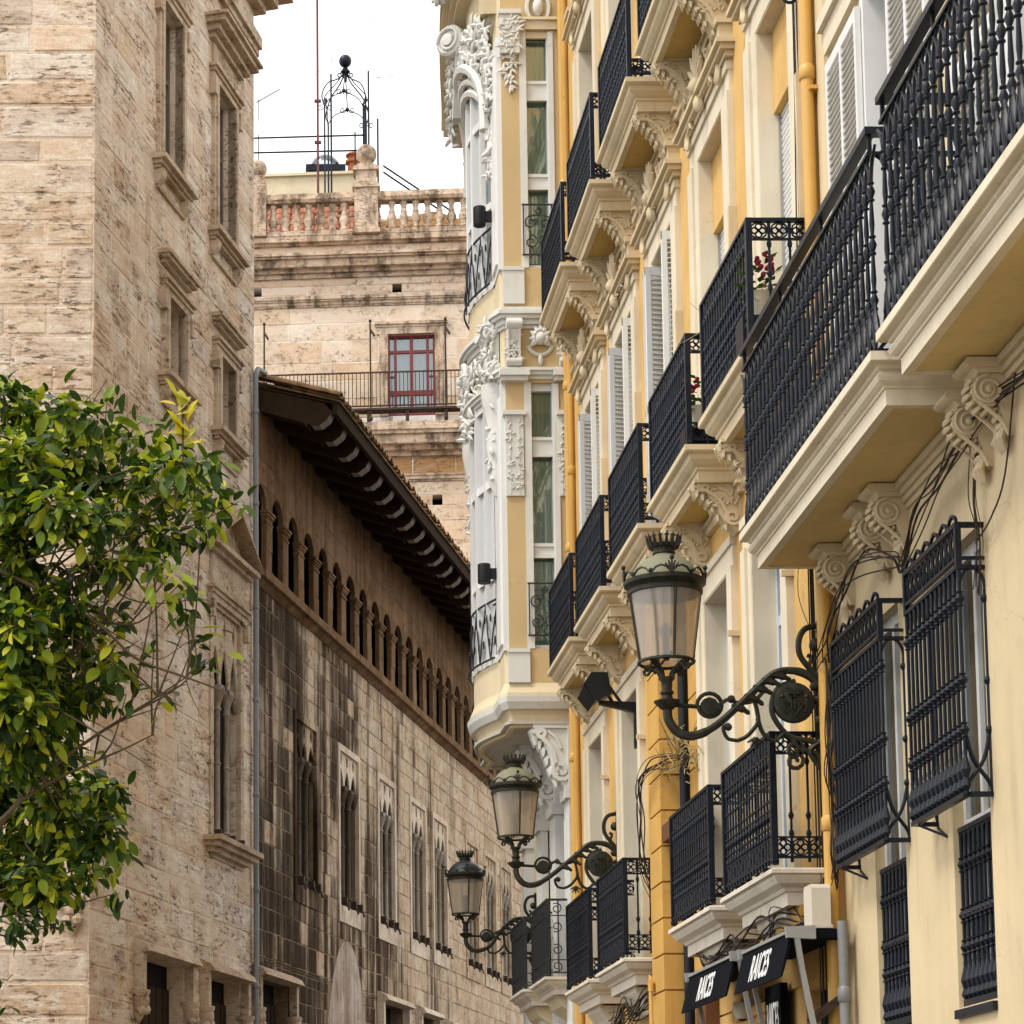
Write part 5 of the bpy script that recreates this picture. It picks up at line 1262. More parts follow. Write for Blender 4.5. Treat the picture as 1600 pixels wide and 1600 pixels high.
# balcony doors with louvred leaves folded back
me_big = louvre_leaf(.92, 3.35, 2).mesh('louvre_leaf', M_SHUT)
for (a, b, z0, z1), leaves in ((ch[2], ((16.17, 0), (14.45, 0))), (ch[3], ((13.05, 0),))):
    m = MB(); m.box(a - .08, a + .004, -.3, .03, z0, z1 + .1); m.box(b - .004, b + .08, -.3, .03, z0, z1 + .1); m.box(a - .08, b + .08, -.3, .031, z1 - .004, z1 + .12)
    m.box(a, b, -.32, -.26, z0, z0 + .2); m.box((a + b) / 2 - .06, (a + b) / 2 + .06, -.31, -.25, z0, z1); m.box(a, b, -.31, -.26, z1 - .1, z1)
    o = m.build('door', M_WHITE, cre); MB().box(a, b, -.30, -.29, z0, z1).build('pane', M_GLASS, o)
    for u, _ in leaves: put('louvre_leaf', me_big, o, (u, .055, z0 + .1))
m = MB(); m.box(14.2, 17.2, -.02, .05, 10.25, 10.45); m.box(14.15, 17.25, -.02, .09, 10.45, 10.55); m.build('door_head', M_TRIML, cre)
# soft shallow pilasters of the cream wall
m = MB(); m.box(17.16, 17.53, -.02, .028, 6.8, 12.4); m.box(17.22, 17.47, .02, .045, 6.8, 12.4); m.build('wall_strip', M_CREAM, cre)
TREE_BLOBS =  [(-1.33, 13.8, 6.34, 0.174, 40), (-1.15, 13.79, 6.22, 0.192, 44), (-0.91, 12.81, 5.96, 0.15, 30), (-0.75, 12.84, 5.88, 0.143, 34), (-0.63, 13.67, 6.06, 0.172, 40), (-1.13, 13.56, 5.91, 0.208, 55), (-0.9, 13.49, 5.88, 0.207, 55), (-1.24, 13.09, 5.76, 0.201, 55), (-0.68, 13.42, 6.32, 0.098, 12), (-0.71, 13.42, 6.17, 0.09, 12), (-0.41, 13.39, 5.93, 0.168, 46), (-0.22, 12.92, 5.68, 0.151, 40), (-0.09, 13.22, 5.8, 0.111, 22), (-0.44, 13.18, 5.65, 0.183, 50), (-0.68, 13.55, 5.75, 0.188, 50), (-0.23, 13.84, 5.8, 0.173, 44), (-0.06, 13.79, 5.72, 0.146, 34), (0.06, 13.35, 5.57, 0.074, 12), (-0.15, 13.24, 5.44, 0.147, 26), (-1.2, 13.05, 5.48, 0.218, 60), (-0.94, 12.79, 5.37, 0.185, 50), (-0.75, 12.78, 5.33, 0.16, 46), (-0.55, 13.26, 5.47, 0.177, 46), (-0.36, 13.1, 5.33, 0.164, 38), (-1.24, 13.17, 5.25, 0.183, 55), (-1.22, 13.73, 5.18, 0.228, 60), (-0.92, 13.33, 5.15, 0.111, 18), (-0.8, 13.37, 5.23, 0.148, 40), (-0.58, 13.01, 5.14, 0.144, 36), (-0.39, 12.78, 5.04, 0.134, 26), (-0.94, 13.11, 4.87, 0.181, 46), (-1.21, 12.9, 4.7, 0.214, 55), (-1.1, 13.31, 4.62, 0.22, 58), (-0.84, 13.85, 5.05, 0.153, 34), (-0.65, 13.49, 4.96, 0.127, 18), (-0.29, 12.95, 4.97, 0.122, 14), (-0.23, 13.73, 5.12, 0.114, 16), (-0.28, 13.63, 5.0, 0.105, 14), (-0.15, 13.56, 4.82, 0.127, 14), (-0.09, 13.75, 4.75, 0.099, 12), (-0.21, 13.59, 4.79, 0.075, 8), (-0.47, 13.62, 4.8, 0.098, 12), (-0.62, 13.14, 4.61, 0.145, 26), (-0.42, 13.83, 4.58, 0.114, 16), (-0.88, 13.81, 4.77, 0.19, 48), (-1.21, 12.93, 4.31, 0.213, 60), (-1.01, 13.58, 4.45, 0.205, 52), (-0.78, 13.54, 4.5, 0.149, 24), (-0.58, 13.26, 4.42, 0.109, 10), (-0.44, 13.33, 4.4, 0.088, 6), (-1.2, 13.29, 4.13, 0.201, 58), (-1.02, 13.77, 4.2, 0.174, 40), (-0.85, 14.1, 4.22, 0.085, 10), (-1.35, 14.46, 4.07, 0.198, 54), (-1.07, 13.94, 3.94, 0.191, 54), (-0.87, 14.52, 4.08, 0.191, 52), (-0.72, 14.54, 4.08, 0.127, 36), (-0.96, 14.06, 3.73, 0.192, 56), (-0.76, 14.17, 3.78, 0.163, 50), (-0.72, 14.56, 3.68, 0.119, 36), (-1.25, 14.35, 3.77, 0.196, 54), (-1.31, 14.09, 3.46, 0.173, 48), (-1.09, 13.79, 3.42, 0.18, 50), (-0.87, 13.91, 3.48, 0.129, 30), (-0.7, 14.32, 3.45, 0.086, 22), (-1.23, 13.73, 3.19, 0.131, 36), (-1.13, 14.55, 3.28, 0.111, 22), (-0.94, 13.84, 3.16, 0.068, 9), (-1.4, 14.55, 2.92, 0.063, 12), (-1.32, 13.89, 2.68, 0.053, 10), (-1.54, 13.8, 6.06, 0.231, 50), (-1.5, 13.53, 5.51, 0.263, 50), (-1.47, 13.3, 4.95, 0.257, 50), (-1.47, 13.32, 4.47, 0.257, 50), (-1.56, 14.27, 4.15, 0.274, 50), (-1.55, 14.2, 3.63, 0.232, 50)]
YSPRIG = (-0.27, 12.9, 5.9)
TWIGS = [([(-1.737, 13.05, 5.221), (-1.374, 13.05, 5.129), (-1.083, 13.05, 4.999), (-0.902, 13.05, 4.907), (-0.703, 13.05, 4.759), (-0.522, 13.05, 4.594), (-0.252, 13.05, 4.491), (-0.054, 13.05, 4.411), (0.065, 13.05, 4.294)], 0.014), ([(-1.808, 13.05, 5.147), (-1.444, 13.05, 4.999), (-1.154, 13.05, 4.851), (-0.864, 13.05, 4.704), (-0.611, 13.05, 4.539), (-0.431, 13.05, 4.411), (-0.269, 13.05, 4.319)], 0.01), ([(-1.088, 13.05, 5.445), (-0.905, 13.05, 5.259), (-0.759, 13.05, 5.11), (-0.614, 13.05, 4.962), (-0.433, 13.05, 4.914), (-0.217, 13.05, 4.933), (-0.108, 13.05, 4.907)], 0.008), ([(-0.939, 13.05, 4.962), (-0.793, 13.05, 4.851), (-0.685, 13.05, 4.759), (-0.522, 13.05, 4.667), (-0.396, 13.05, 4.594), (-0.216, 13.05, 4.704), (-0.108, 13.05, 4.667)], 0.006), ([(-1.512, 13.05, 4.631), (-1.222, 13.05, 4.447), (-0.897, 13.05, 4.265), (-0.717, 13.05, 4.155), (-0.573, 13.05, 4.064), (-0.411, 13.05, 3.955)], 0.009), ([(-0.541, 13.05, 4.851), (-0.433, 13.05, 5.018), (-0.361, 13.05, 5.073)], 0.006), ([(-1.59, 13.05, 5.073), (-1.301, 13.05, 5.11), (-1.085, 13.05, 5.184), (-0.796, 13.05, 5.259), (-0.471, 13.05, 5.314), (-0.253, 13.05, 5.259)], 0.009), ([(-0.252, 13.05, 4.484), (-0.215, 13.05, 4.374), (-0.161, 13.05, 4.265)], 0.004), ([(-0.054, 13.05, 4.411), (0.018, 13.05, 4.484), (0.144, 13.05, 4.557)], 0.003), ([(-1.826, 13.05, 4.046), (-1.505, 13.05, 4.155), (-1.291, 13.05, 4.228), (-1.077, 13.05, 4.338), (-0.897, 13.05, 4.265)], 0.016)]
# ================================================================ wall lanterns on scrolled brackets
def lantern(u, x, z, reach, s, dome, label):
    """u along the street, x of the wall, z of the medallion; local y points out over the street"""
    T = thing('wall_lantern', label, 'street lamp', (x, u, z), rad(90), 'iron street lanterns on scrolled arms')
    R0 = reach
    a = MB(); P = lambda *q: [(0, y * s, zz * s) for y, zz in q]
    r1 = R0 / s
    a.tube(bez(P((r1, -.02), (r1 - .01, -.14), (r1 - .09, -.24), (r1 - .22, -.255), (r1 - .40, -.16), (.52, .10), (.36, .235), (.20, .255), (.07, .20), (.0, .10)), 5), [.036 * s] * 18 + [.030 * s] * 18 + [.034 * s] * 10, 7)
    a.tube(bez(P((.0, -.33), (.10, -.30), (.26, -.26), (.37, -.12), (.385, .0), (.33, .12), (.2, .175)), 5), .022 * s, 6)
    a.tube(bez(P((.01, .19), (.08, .27), (.155, .38), (.16, .50), (.11, .59), (.0, .62)), 5), .024 * s, 6); a.ball((0, .03 * s, .46 * s), .055 * s, 8)
    a.tube(bez(P((.09, .29), (.07, .36), (.10, .38)), 4), .018 * s, 5)
    # leafy runs and drops
    for y, zz, dy, dz in ((.60, .05, -.15, -.07), (.53, .12, -.15, -.05), (.46, .18, -.15, -.045), (.38, .225, -.15, -.05), (.70, -.03, -.14, -.06)):
        a.tube(bez(P((y, zz), (y + dy * .35, zz + dz * .1), (y + dy * .75, zz + dz * .5), (y + dy, zz + dz)), 3), [.022 * s] + [.030 * s] * 5 + [.020 * s] * 3 + [.005 * s], 6)
    a.tube(bez(P((.52, .02), (.50, -.08), (.50, -.16), (.58, -.26), (.66, -.30)), 4), .018 * s, 5); a.tube(bez(P((.50, -.12), (.46, -.24), (.38, -.30), (.30, -.24)), 4), .018 * s, 5)
    a.tube(bez(P((.66, -.30), (.74, -.28), (.77, -.20), (.73, -.17)), 4), .016 * s, 5); a.ball((0, .73 * s, -.19 * s), .032 * s, 6)
    for k in range(5): a.tube(P((.52, -.28), (.52 + .07 * sin(k * .6 - 1.2), -.28 - .09 * cos(k * .6 - 1.2))), [.018 * s, .006 * s], 5)
    a.tube([(0, y * s, zz * s) for y, zz in spiral(r1 - .33, -.02, .10, .09, 0, 1, 16)], .017 * s, 5); a.lathe([(.02, -.02), (.07, -.015), (.075, 0), (.07, .015), (.02, .02)], 10, (0, (r1 - .33) * s, -.03 * s), 'x')
    a.tube(bez(P((r1 - .40, -.02), (r1 - .48, .03), (r1 - .56, .0), (r1 - .68, .02), (r1 - .76, .10)), 4), .017 * s, 5); a.ball((0, (r1 - .50) * s, .03 * s), .034 * s, 6)
    a.tube(P((r1 - .23, -.03), (r1, -.015)), .018 * s, 5)
    for zz in (-.46, -.36):
        a.tube([(0, y * s, z_ * s) for y, z_ in spiral(.22, zz, .08, .02, pi / 2, 1.3, 12)], .018 * s, 5)
    a.tube(bez(P((.0, -.30), (.10, -.38), (.03, -.5), (.0, -.52)), 4), .026 * s, 5); a.tube(bez(P((.24, -.27), (.18, -.36), (.05, -.40), (.0, -.55)), 4), .02 * s, 5)
    for sy, sz in ((.02, -.14), (.02, .02), (.05, .13)): a.ball((0, sy * s, sz * s), .04 * s, 6)
    arm = a.build('bracket_arm', M_LAMP, T, smooth=50)
    MB().box(-.045 * s, .045 * s, -.05, .012, -.6 * s, .66 * s).build('wall_plate', M_LAMP, T)
    # medallion with a coat of arms in relief
    d = MB(); c = (0, .215 * s, .0)
    d.lathe([(.01, -.035 * s), (.14 * s, -.035 * s), (.158 * s, -.028 * s), (.162 * s, 0), (.158 * s, .028 * s), (.14 * s, .035 * s), (.135 * s, .024 * s), (.01, .024 * s)], 22, c, 'x')
    for sd in (-1, 1):
        Q = [(c[0] + sd * .040 * s, c[1] + y * s, z_ * s) for y, z_ in ((0, .055), (.06, -.02), (0, -.105), (-.06, -.02))]
        d.tube(Q, .014 * s, 4, closed=True); d.tube([(sd * .03 * s, c[1] + .118 * s * cos(2 * pi * k / 24), .118 * s * sin(2 * pi * k / 24)) for k in range(24)], .008 * s, 4, closed=True)
        for k in (-.03, 0, .03): d.tube([(sd * .040 * s, c[1] + k * s, -.06 * s), (sd * .040 * s, c[1] + k * s, .02 * s)], .008 * s, 4)
        d.tube([(sd * .040 * s, c[1] + y * s, .072 * s) for y in (-.05, .05)], .014 * s, 4)
        for k in range(5): d.tube([(sd * .040 * s, c[1] + (-.045 + .0225 * k) * s, .075 * s), (sd * .040 * s, c[1] + (-.052 + .026 * k) * s, .108 * s)], [.009 * s, .006 * s], 4)
        for e in (-1, 1): d.tube([(sd * .040 * s, c[1] + e * y * s, z_ * s) for y, z_ in ((.085, .03), (.09, -.03), (.07, -.08))], .012 * s, 4); d.ball((sd * .03 * s, c[1] + e * .095 * s, .045 * s), .02 * s, 5)
    d.build('medallion', M_LAMP, T, smooth=50)
    # lantern head
    H = lambda q: [(r_ * s, zz * s) for r_, zz in q]; cc = (0, R0, 0)
    h = MB(); h.lathe(H([(.02, -.06), (.05, -.05), (.10, .0), (.105, .015), (.05, .03), (.04, .06), (.055, .075), (.055, .085), (.04, .10), (.045, .17), (.065, .19), (.065, .20), (.02, .21)]), 12, cc)
    stem = h.build('lamp_stem', M_LAMP, T, smooth=50)
    b = MB()
    for k in range(4):
        q = rad(45 + 90 * k); dx, dy = cos(q), sin(q)
        b.tube(bez([(dx * .05 * s, R0 + dy * .05 * s, .19 * s), (dx * .07 * s, R0 + dy * .07 * s, .25 * s), (dx * .15 * s, R0 + dy * .15 * s, .31 * s), (dx * .205 * s, R0 + dy * .205 * s, .315 * s)], 4), .019 * s, 5)
        for e in range(4):
            t_ = .07 + .035 * e; b.ball((dx * t_ * s, R0 + dy * t_ * s, (.245 + .02 * e) * s), (.022) * s, 5)
        b.tube([(dx * y * s, R0 + dy * y * s, zz * s) for y, zz in spiral(.19, .275, .04, .01, pi / 2, 1.2, 9)], .013 * s, 4)
    b.tube([(.214 * s * cos(2 * pi * k / 24), R0 + .214 * s * sin(2 * pi * k / 24), .322 * s) for k in range(24)], .014 * s, 6, closed=True)
    b.tube([(dx_, R0, .36 * s) for dx_ in (-.21 * s, .21 * s)], .010 * s, 4)
    b.build('lower_basket', M_LAMP, T, smooth=50)
    g = MB(); n = 24; i = len(g.v)
    for r_, zz in ((.208, .34), (.278, .86)):
        for k in range(n): g.v.append((r_ * s * cos(2 * pi * k / n), R0 + r_ * s * sin(2 * pi * k / n), zz * s))
    for k in range(n): g.f.append((k, (k + 1) % n, n + (k + 1) % n, n + k))
    g.build('glass_panes', M_LGLASS, T, smooth=60)
    m = MB()
    for k in range(4):
        q = rad(186 + 90 * k); m.tube([(r_ * s * cos(q), R0 + r_ * s * sin(q), zz * s) for r_, zz in ((.212, .33), (.284, .87))], .0115 * s, 5)
        q += rad(45)
    m.lathe(H([(.02, .34), (.03, .36), (.03, .52), (.05, .55), (.05, .60), (.02, .63)]), 10, cc)
    m.build('glazing_bars', M_LAMP, T, smooth=40)
    r = MB(); r.lathe(H([(.27, .855), (.292, .86), (.296, .89), (.275, .90), (.280, .915), (.318, .935), (.322, .965), (.30, .975), (.27, .965), (.27, .855)]), 28, cc)
    for k in range(12):
        q = 2 * pi * k / 12; q2 = 2 * pi * (k + 1) / 12; qm = (q + q2) / 2; ra = .315 * s
        pt = lambda an, zz, rr=ra: (rr * cos(an), R0 + rr * sin(an), zz * s)
        r.tube([pt(q, .965), pt(q + (qm - q) * .5, 1.01), pt(qm, 1.025), pt(qm + (qm - q) * .5, 1.01), pt(q2, .965)], .009 * s, 4)
        if k % 3 == 0:
            for e in (-.16, -.08, 0, .08, .16): r.tube([pt(q, .97), pt(q + e, 1.075 - abs(e) * .25, ra * 1.02)], [.014 * s, .007 * s], 4)
            r.ball(pt(q, 1.08, ra * 1.02), .02 * s, 6)
        else: r.ball(pt(q, .99), .019 * s, 5)
    r.build('crest_ring', M_LAMP, T, smooth=50)
    MB().lathe(H([(.285, .965), (.265, 1.0), (.245, 1.05), (.21, 1.10), (.15, 1.145), (.095, 1.165), (.08, 1.18), (.08, 1.195)]), 28, cc).build('dome', dome, T, smooth=60)
    k_ = MB(); k_.lathe(H([(.082, 1.18), (.09, 1.19), (.085, 1.21), (.085, 1.235), (.105, 1.25), (.115, 1.262), (.02, 1.263)]), 14, cc)
    for k in range(16):
        q = 2 * pi * k / 16; k_.tube([(r_ * s * cos(q), R0 + r_ * s * sin(q), zz * s) for r_, zz in ((.105, 1.24), (.126, 1.29), (.142, 1.345))], [.018 * s, .015 * s, .004 * s], 4); k_.tube([((.133) * s * cos(q + e), R0 + .133 * s * sin(q + e), 1.315 * s) for e in (-.13, .13)], .009 * s, 4)
    k_.build('crown', M_LAMP, T, smooth=50)
    return T
lantern(17.6, 4.47, 5.30, 1.165, .97, M_DOME, 'large iron street lantern with grey-green dome and crown, beside the yellow pipe')
lantern(27.35, 4.52, 5.44, 1.19, .96, M_DOME, 'iron street lantern with grey-green dome, hung just under the bow window')
lantern(34.7, 4.50, 5.42, 1.03, .93, M_DOMED, 'iron street lantern with dark blue-black dome, against the sooty palace wall')

# ================================================================ awnings, sign and small fittings of the shop
def lettering(parent, text, loc, size, rot, sx, mat, bold=.004):
    cu = bpy.data.curves.new('lettering', 'FONT'); cu.body = text; cu.size = size; cu.align_x = 'CENTER'; cu.align_y = 'CENTER'; cu.extrude = .002; cu.space_character = 1.1; cu.offset = bold
    cu.materials.append(mat)
    tmp = bpy.data.objects.new('lettering', cu); sc.collection.objects.link(tmp); bpy.context.view_layer.update()
    me = bpy.data.meshes.new_from_object(tmp.evaluated_get(bpy.context.evaluated_depsgraph_get())); bpy.data.objects.remove(tmp)
    o = bpy.data.objects.new('lettering', me); o['kind'] = 'stuff'; sc.collection.objects.link(o); o.parent = parent; o.location = loc; o.rotation_euler = rot; o.scale = (sx, 1, 1)
    return o
def awning(u0, u1, v, zt, label):
    T = thing('awning', label, 'awning', (4.534, 0, 0), rad(90), 'folded shop awnings')
    m = MB(); m.prism([(v - .10, zt - .01), (v + .02, zt - .01), (v + .10, zt - .335), (v + .085, zt - .335), (v, zt - .04), (v - .10, zt - .03)], 'x', u0, u1); m.build('valance', M_AWN, T)
    b = MB(); b.prism([(v - .02, zt - .012), (v + .035, zt - .012), (v + .035, zt + .012), (v - .02, zt + .012)], 'x', u0 - .01, u1 + .01)
    for x in (u0 - .04, u1 - .02): b.prism([(v - .16, zt - .06), (v + .05, zt - .05), (v + .06, zt + .03), (v - .16, zt + .04)], 'x', x, x + .06)
    b.build('front_bar', M_STEEL, T)
    for x in (u0 - .02, u1 - .06):
        a = MB(); a.tube([(x, v - .02, zt - .03), (x + .02, v - .06, zt - .28), (x + .05, .14, zt - 1.35)], [.028, .026, .026], 4); a.build('folding_arm', M_STEEL, T)
    MB().box(u0, u1, .0, v - .08, zt - .05, zt + .02).build('roller_cover', M_AWN, T)
    lettering(T, 'RAICES', ((u0 + u1) / 2 + .02, v + .066, zt - .185), .30, (rad(90 - 14), 0, pi), 0.62, M_LETT)
    return T
awning(17.3, 18.92, .40, 3.53, 'black awning lettered RAICES under the near low balcony, by the yellow pipe')
awning(19.25, 21.15, .40, 3.55, 'black awning lettered RAICES under the farther low balcony, by the ochre pier')
T = tag(MB().box(18.95, 19.5, .06, .12, 2.2, 3.30).build('shop_sign', M_AWN, None, **RFR), 'upright black shop sign lettered RAICES on the wall below the awnings', 'sign')
lettering(T, 'RAICES', (19.22, .124, 3.02), .34, (rad(90), 0, pi), .36, M_LETT)
m = MB(); m.prism([(17.36, 3.58), (17.60, 3.58), (17.60, 3.86), (17.58, 3.89), (17.38, 3.89), (17.36, 3.86)], 'y', .10, .24); m.box(17.35, 17.61, .09, .25, 3.56, 3.585)
o = m.build('cable_box', M_BOX, None, **RFR); tag(o, 'beige plastic cover box hanging beside the yellow pipe', 'box')
MB().box(17.39, 17.57, .12, .22, 3.54, 3.562).build('opening', M_BLK, o)
tag(MB().box(17.9, 18.7, .05, .2, 3.66, 3.80).build('yellow_duct', M_PIPEY, None, **RFR), 'short yellow duct tucked under the near low balcony', 'duct')
o = MB().lathe([(.075, .0), (.08, -.06), (.075, -.10), (.05, -.14), (.01, -.155)], 14, (0, .16, 0)).box(-.06, .06, -.05, .16, -.03, .03).build('dome_camera', M_SILLW, None, smooth=50, loc=(4.534, 20.2, 3.24), rz=rad(90)); tag(o, 'small white dome camera over the shop door', 'camera')
MB().ball((0, .16, -.11), .055, 10).build('lens', M_BLK, o, smooth=50)
m = MB(); m.prism([(.03, 3.02), (.22, 2.86), (.25, 2.90), (.06, 3.06)], 'x', 17.36, 17.58); m.tube([(17.47, -.02, 3.04), (17.47, .08, 3.02)], .02, 6)
tag(m.build('strip_light', M_RUST, None, **RFR), 'rusty brown strip floodlight tilted down beside the yellow pipe', 'lamp')
# black floodlight on an arm under the balconies
m = MB(); m.box(25.9, 26.02, -.01, .03, 6.55, 7.0); m.prism([(.0, 6.94), (.42, 7.04), (.42, 7.08), (0, 7.06)], 'x', 25.92, 26.0)
T = m.build('floodlight', M_BLK, None, **RFR); tag(T, 'black floodlight on a wall arm below the balconies', 'lamp')
h = MB(); h.prism([(.30, 7.14), (.34, 7.38), (.52, 7.38), (.60, 7.26), (.49, 7.05)], 'x', 25.82, 26.08); h.prism([(.60, 7.25), (.65, 7.13), (.53, 6.98), (.48, 7.05)], 'x', 25.84, 26.06); h.build('lamp_head', M_BLK, T)
for x in (26.1, 25.82): h = MB(); h.tube([(x, .2, 7.03), (x, .36, 7.26)], .02, 5); h.build('yoke', M_BLK, T)

# ================================================================ pipes and cables
def pipe(name, u, y, z0, z1, r_, mat, label, joints=()):
    m = MB(); m.lathe([(r_, z0), (r_, z1)], 14, (u, y, 0))
    for z in joints: m.lathe([(r_, z), (r_ + .012, z + .01), (r_ + .012, z + .10), (r_, z + .12)], 14, (u, y, 0)); 
    for z in joints[::2]: m.box(u - r_ - .03, u + r_ + .03, -.02, y, z - .1, z - .07)
    return tag(m.build(name, mat, None, smooth=50, **RFR), label, 'downpipe', 'downpipes')
pipe('yellow_downpipe', 17.50, .055, 0, 12.5, .05, M_PIPEY, 'yellow painted downpipe between the yellow and the cream house', (2.2, 4.3, 6.4, 8.6, 10.2))
pipe('ochre_conduit', 30.22, .05, 0, 19, .04, M_YELD, 'slim ochre conduit next to the bow window downpipe', (5.0, 11.0))
pipe('yellow_downpipe', 30.38, .06, 0, 19, .055, M_PIPEY, 'ochre yellow downpipe beside the bow window', (3.4, 7.2, 10.0, 12.2, 15.0))
pipe('grey_downpipe', 17.26, .045, 0, 3.60, .038, M_PIPEB, 'blue grey lower pipe with a black cap beside the yellow pipe', (1.5, 3.0))
pipe('black_downpipe', 22.95, .07, 0, 8.0, .05, M_IRON, 'black downpipe in the recess beside the ochre pier', (2.4, 5.0))
m = MB(); m.tube(bez([(23.72, .30, .1), (23.72, .30, 3.5), (23.70, .30, 3.66), (23.62, .33, 3.70), (23.52, .34, 3.70)], 5), .032, 8); m.tube([(23.52, .34, 3.70), (23.52, .34, 3.62)], .032, 8)
tag(m.build('thin_yellow_pipe', M_PIPEY, None, smooth=50, **RFR), 'thin yellow pipe with a bent top on the ochre pier', 'pipe')
def cables(label, pts, n, spread, r_=.011, seed=1, wig=.05, name='cable_bundle'):
    q = random.Random(seed); m = MB()
    for k in range(n):
        off = Vector((q.uniform(-spread, spread), q.uniform(-spread, spread) * .6, q.uniform(-spread, spread)))
        path = [Vector(p) + off + Vector((q.uniform(-wig, wig), q.uniform(0, wig), q.uniform(-wig, wig))) for p in pts]
        m.tube(bez(path, 5), r_ * .55 * q.uniform(.5, 1.3), 5)
    return tag(m.build(name, M_CABLE, None, smooth=60, **RFR), label, 'cables', 'cables on the facades')
cables('thick black cable bundle running up the yellow house along its yellow pipe', [(17.80, .05, z) for z in (2.0, 4, 6, 7.5, 9, 10.5, 12, 13)], 8, .028, .011, 2, .02)
cables('tangled dark cables over the shop awnings', [(17.7, .16, 3.62), (18.3, .2, 3.72), (18.9, .18, 3.66), (19.5, .22, 3.62), (20.1, .2, 3.70), (20.8, .2, 3.62), (21.5, .16, 3.75), (21.9, .12, 3.9)], 13, .07, .013, 3, .10)
cables('brown cable knot looping round the ochre pier', [(24.6, .06, 3.9), (23.9, .1, 4.4), (23.72, .34, 4.9), (23.7, .36, 5.4), (23.5, .40, 5.72), (23.1, .36, 5.82), (22.7, .22, 5.8), (22.4, .1, 5.72)], 8, .035, .012, 4, .05)
cables('loose cables sagging below the far low balconies', [(27.0, .1, 3.55), (26.4, .2, 3.5), (25.8, .18, 3.62), (25.2, .22, 3.45), (24.6, .14, 3.6), (24.0, .1, 3.7)], 14, .07, .014, 5, .10)
cables('dark cables sweeping over the two grilled windows', [(17.5, .05, 5.55), (17.1, .08, 5.72), (16.6, .12, 5.85), (16.1, .10, 5.98), (15.4, .06, 5.84), (15.25, .05, 5.74), (14.8, .06, 5.95), (14.2, .12, 6.0), (13.8, .10, 6.12), (13.5, .06, 6.2), (12.6, .05, 6.15)], 6, .05, .011, 6, .07)
cables('thin cables slanting down the cream wall', [(13.75, .05, 6.15), (13.85, .06, 5.8), (13.82, .04, 5.5), (13.9, .04, 5.2)], 4, .03, .008, 7, .03)
cables('coiled spare cables beside the near grilled window', [(17.30, .05, 5.5), (17.28, .06, 5.0), (17.22, .09, 4.7), (17.3, .05, 4.4), (17.2, .08, 4.1), (17.3, .05, 3.9)], 9, .03, .012, 8, .05)
cables('single dark wire hanging from the great balustrade', [(18.3, .03, 6.6), (18.25, .05, 6.3), (18.0, .04, 6.0), (17.6, .08, 5.85)], 1, .0, .010, 9, .01, 'hanging_wire')
cables('single dark wire drooping down the cream wall', [(13.1, .03, 6.3), (13.3, .05, 5.75), (13.55, .06, 5.55), (13.9, .04, 5.5)], 1, .0, .010, 10, .01, 'hanging_wire')
m = MB(); m.tube([(17.66, .07 + y, 10.98 + z) for y, z in spiral(.06, 0, .055, .055, pi, .85, 12)], .014, 5); m.tube([(17.66, .05, 10.95), (17.66, -.02, 10.95)], .014, 5)
tag(m.build('iron_hook', M_IRON, None, **RFR), 'black iron ring hook beside the tall cable bundle', 'hook')
# dry nest on the pier
q = random.Random(12); m = MB()
for k in range(60):
    p = Vector((22.6 + q.uniform(-.4, .4), .14 + q.uniform(-.1, .16), 5.85 + q.uniform(-.25, .15))); d = Vector((q.uniform(-1, 1), q.uniform(-.6, .8), q.uniform(-.6, 1.2))) * .14
    m.tube([p, p + d + Vector((0, .02, .02)), p + d * 1.8], [.007, .006, .003], 4)
tag(m.build('dry_creeper', M_STRAW, None, **RFR), 'dry dead creeper hanging from the black downpipe', 'plant')

# ================================================================ orange tree in the foreground
tree = thing('orange_tree', 'leafy green orange tree with one yellow sprig, in front of the pale tower', 'tree', (-2.0, 13.3, 0))
TB = Vector((-2.0, 13.3, 0))
BL = TREE_BLOBS
m = MB(); m.tube(bez([(0, 0, 0), (.03, 0, 1.0), (-.02, 0, 1.9), (.05, 0, 2.6)], 5), [.13] * 6 + [.11] * 5 + [.09] * 5, 10); m.build('trunk', M_BARK, tree, smooth=60)
q = random.Random(17); br = MB()
limbs = []
for tx, ty, tz, r0 in ((1.0, .0, 5.2, .045), (1.4, -.1, 5.0, .04), (1.75, .0, 4.55, .03), (1.55, .2, 4.25, .028), (.85, .7, 3.6, .03), (.5, .1, 5.4, .05), (1.1, .3, 4.6, .035), (.5, .8, 3.2, .03), (.8, .7, 3.3, .025), (.4, 0, 4.6, .045)):
    p0 = Vector((.03, 0, 2.45 if tz > 4 else 2.2)); p1 = Vector((tx, ty, tz)); mid = (p0 + p1) / 2 + Vector((-.12, q.uniform(-.2, .2), .35 if tz > 4 else .25))
    P = bez([p0, mid, p1], 6); limbs += P[5:]
    br.tube(P, [r0 * .8 + (.004 - r0 * .8) * k / (len(P) - 1) for k in range(len(P))], 6)
leaves = []
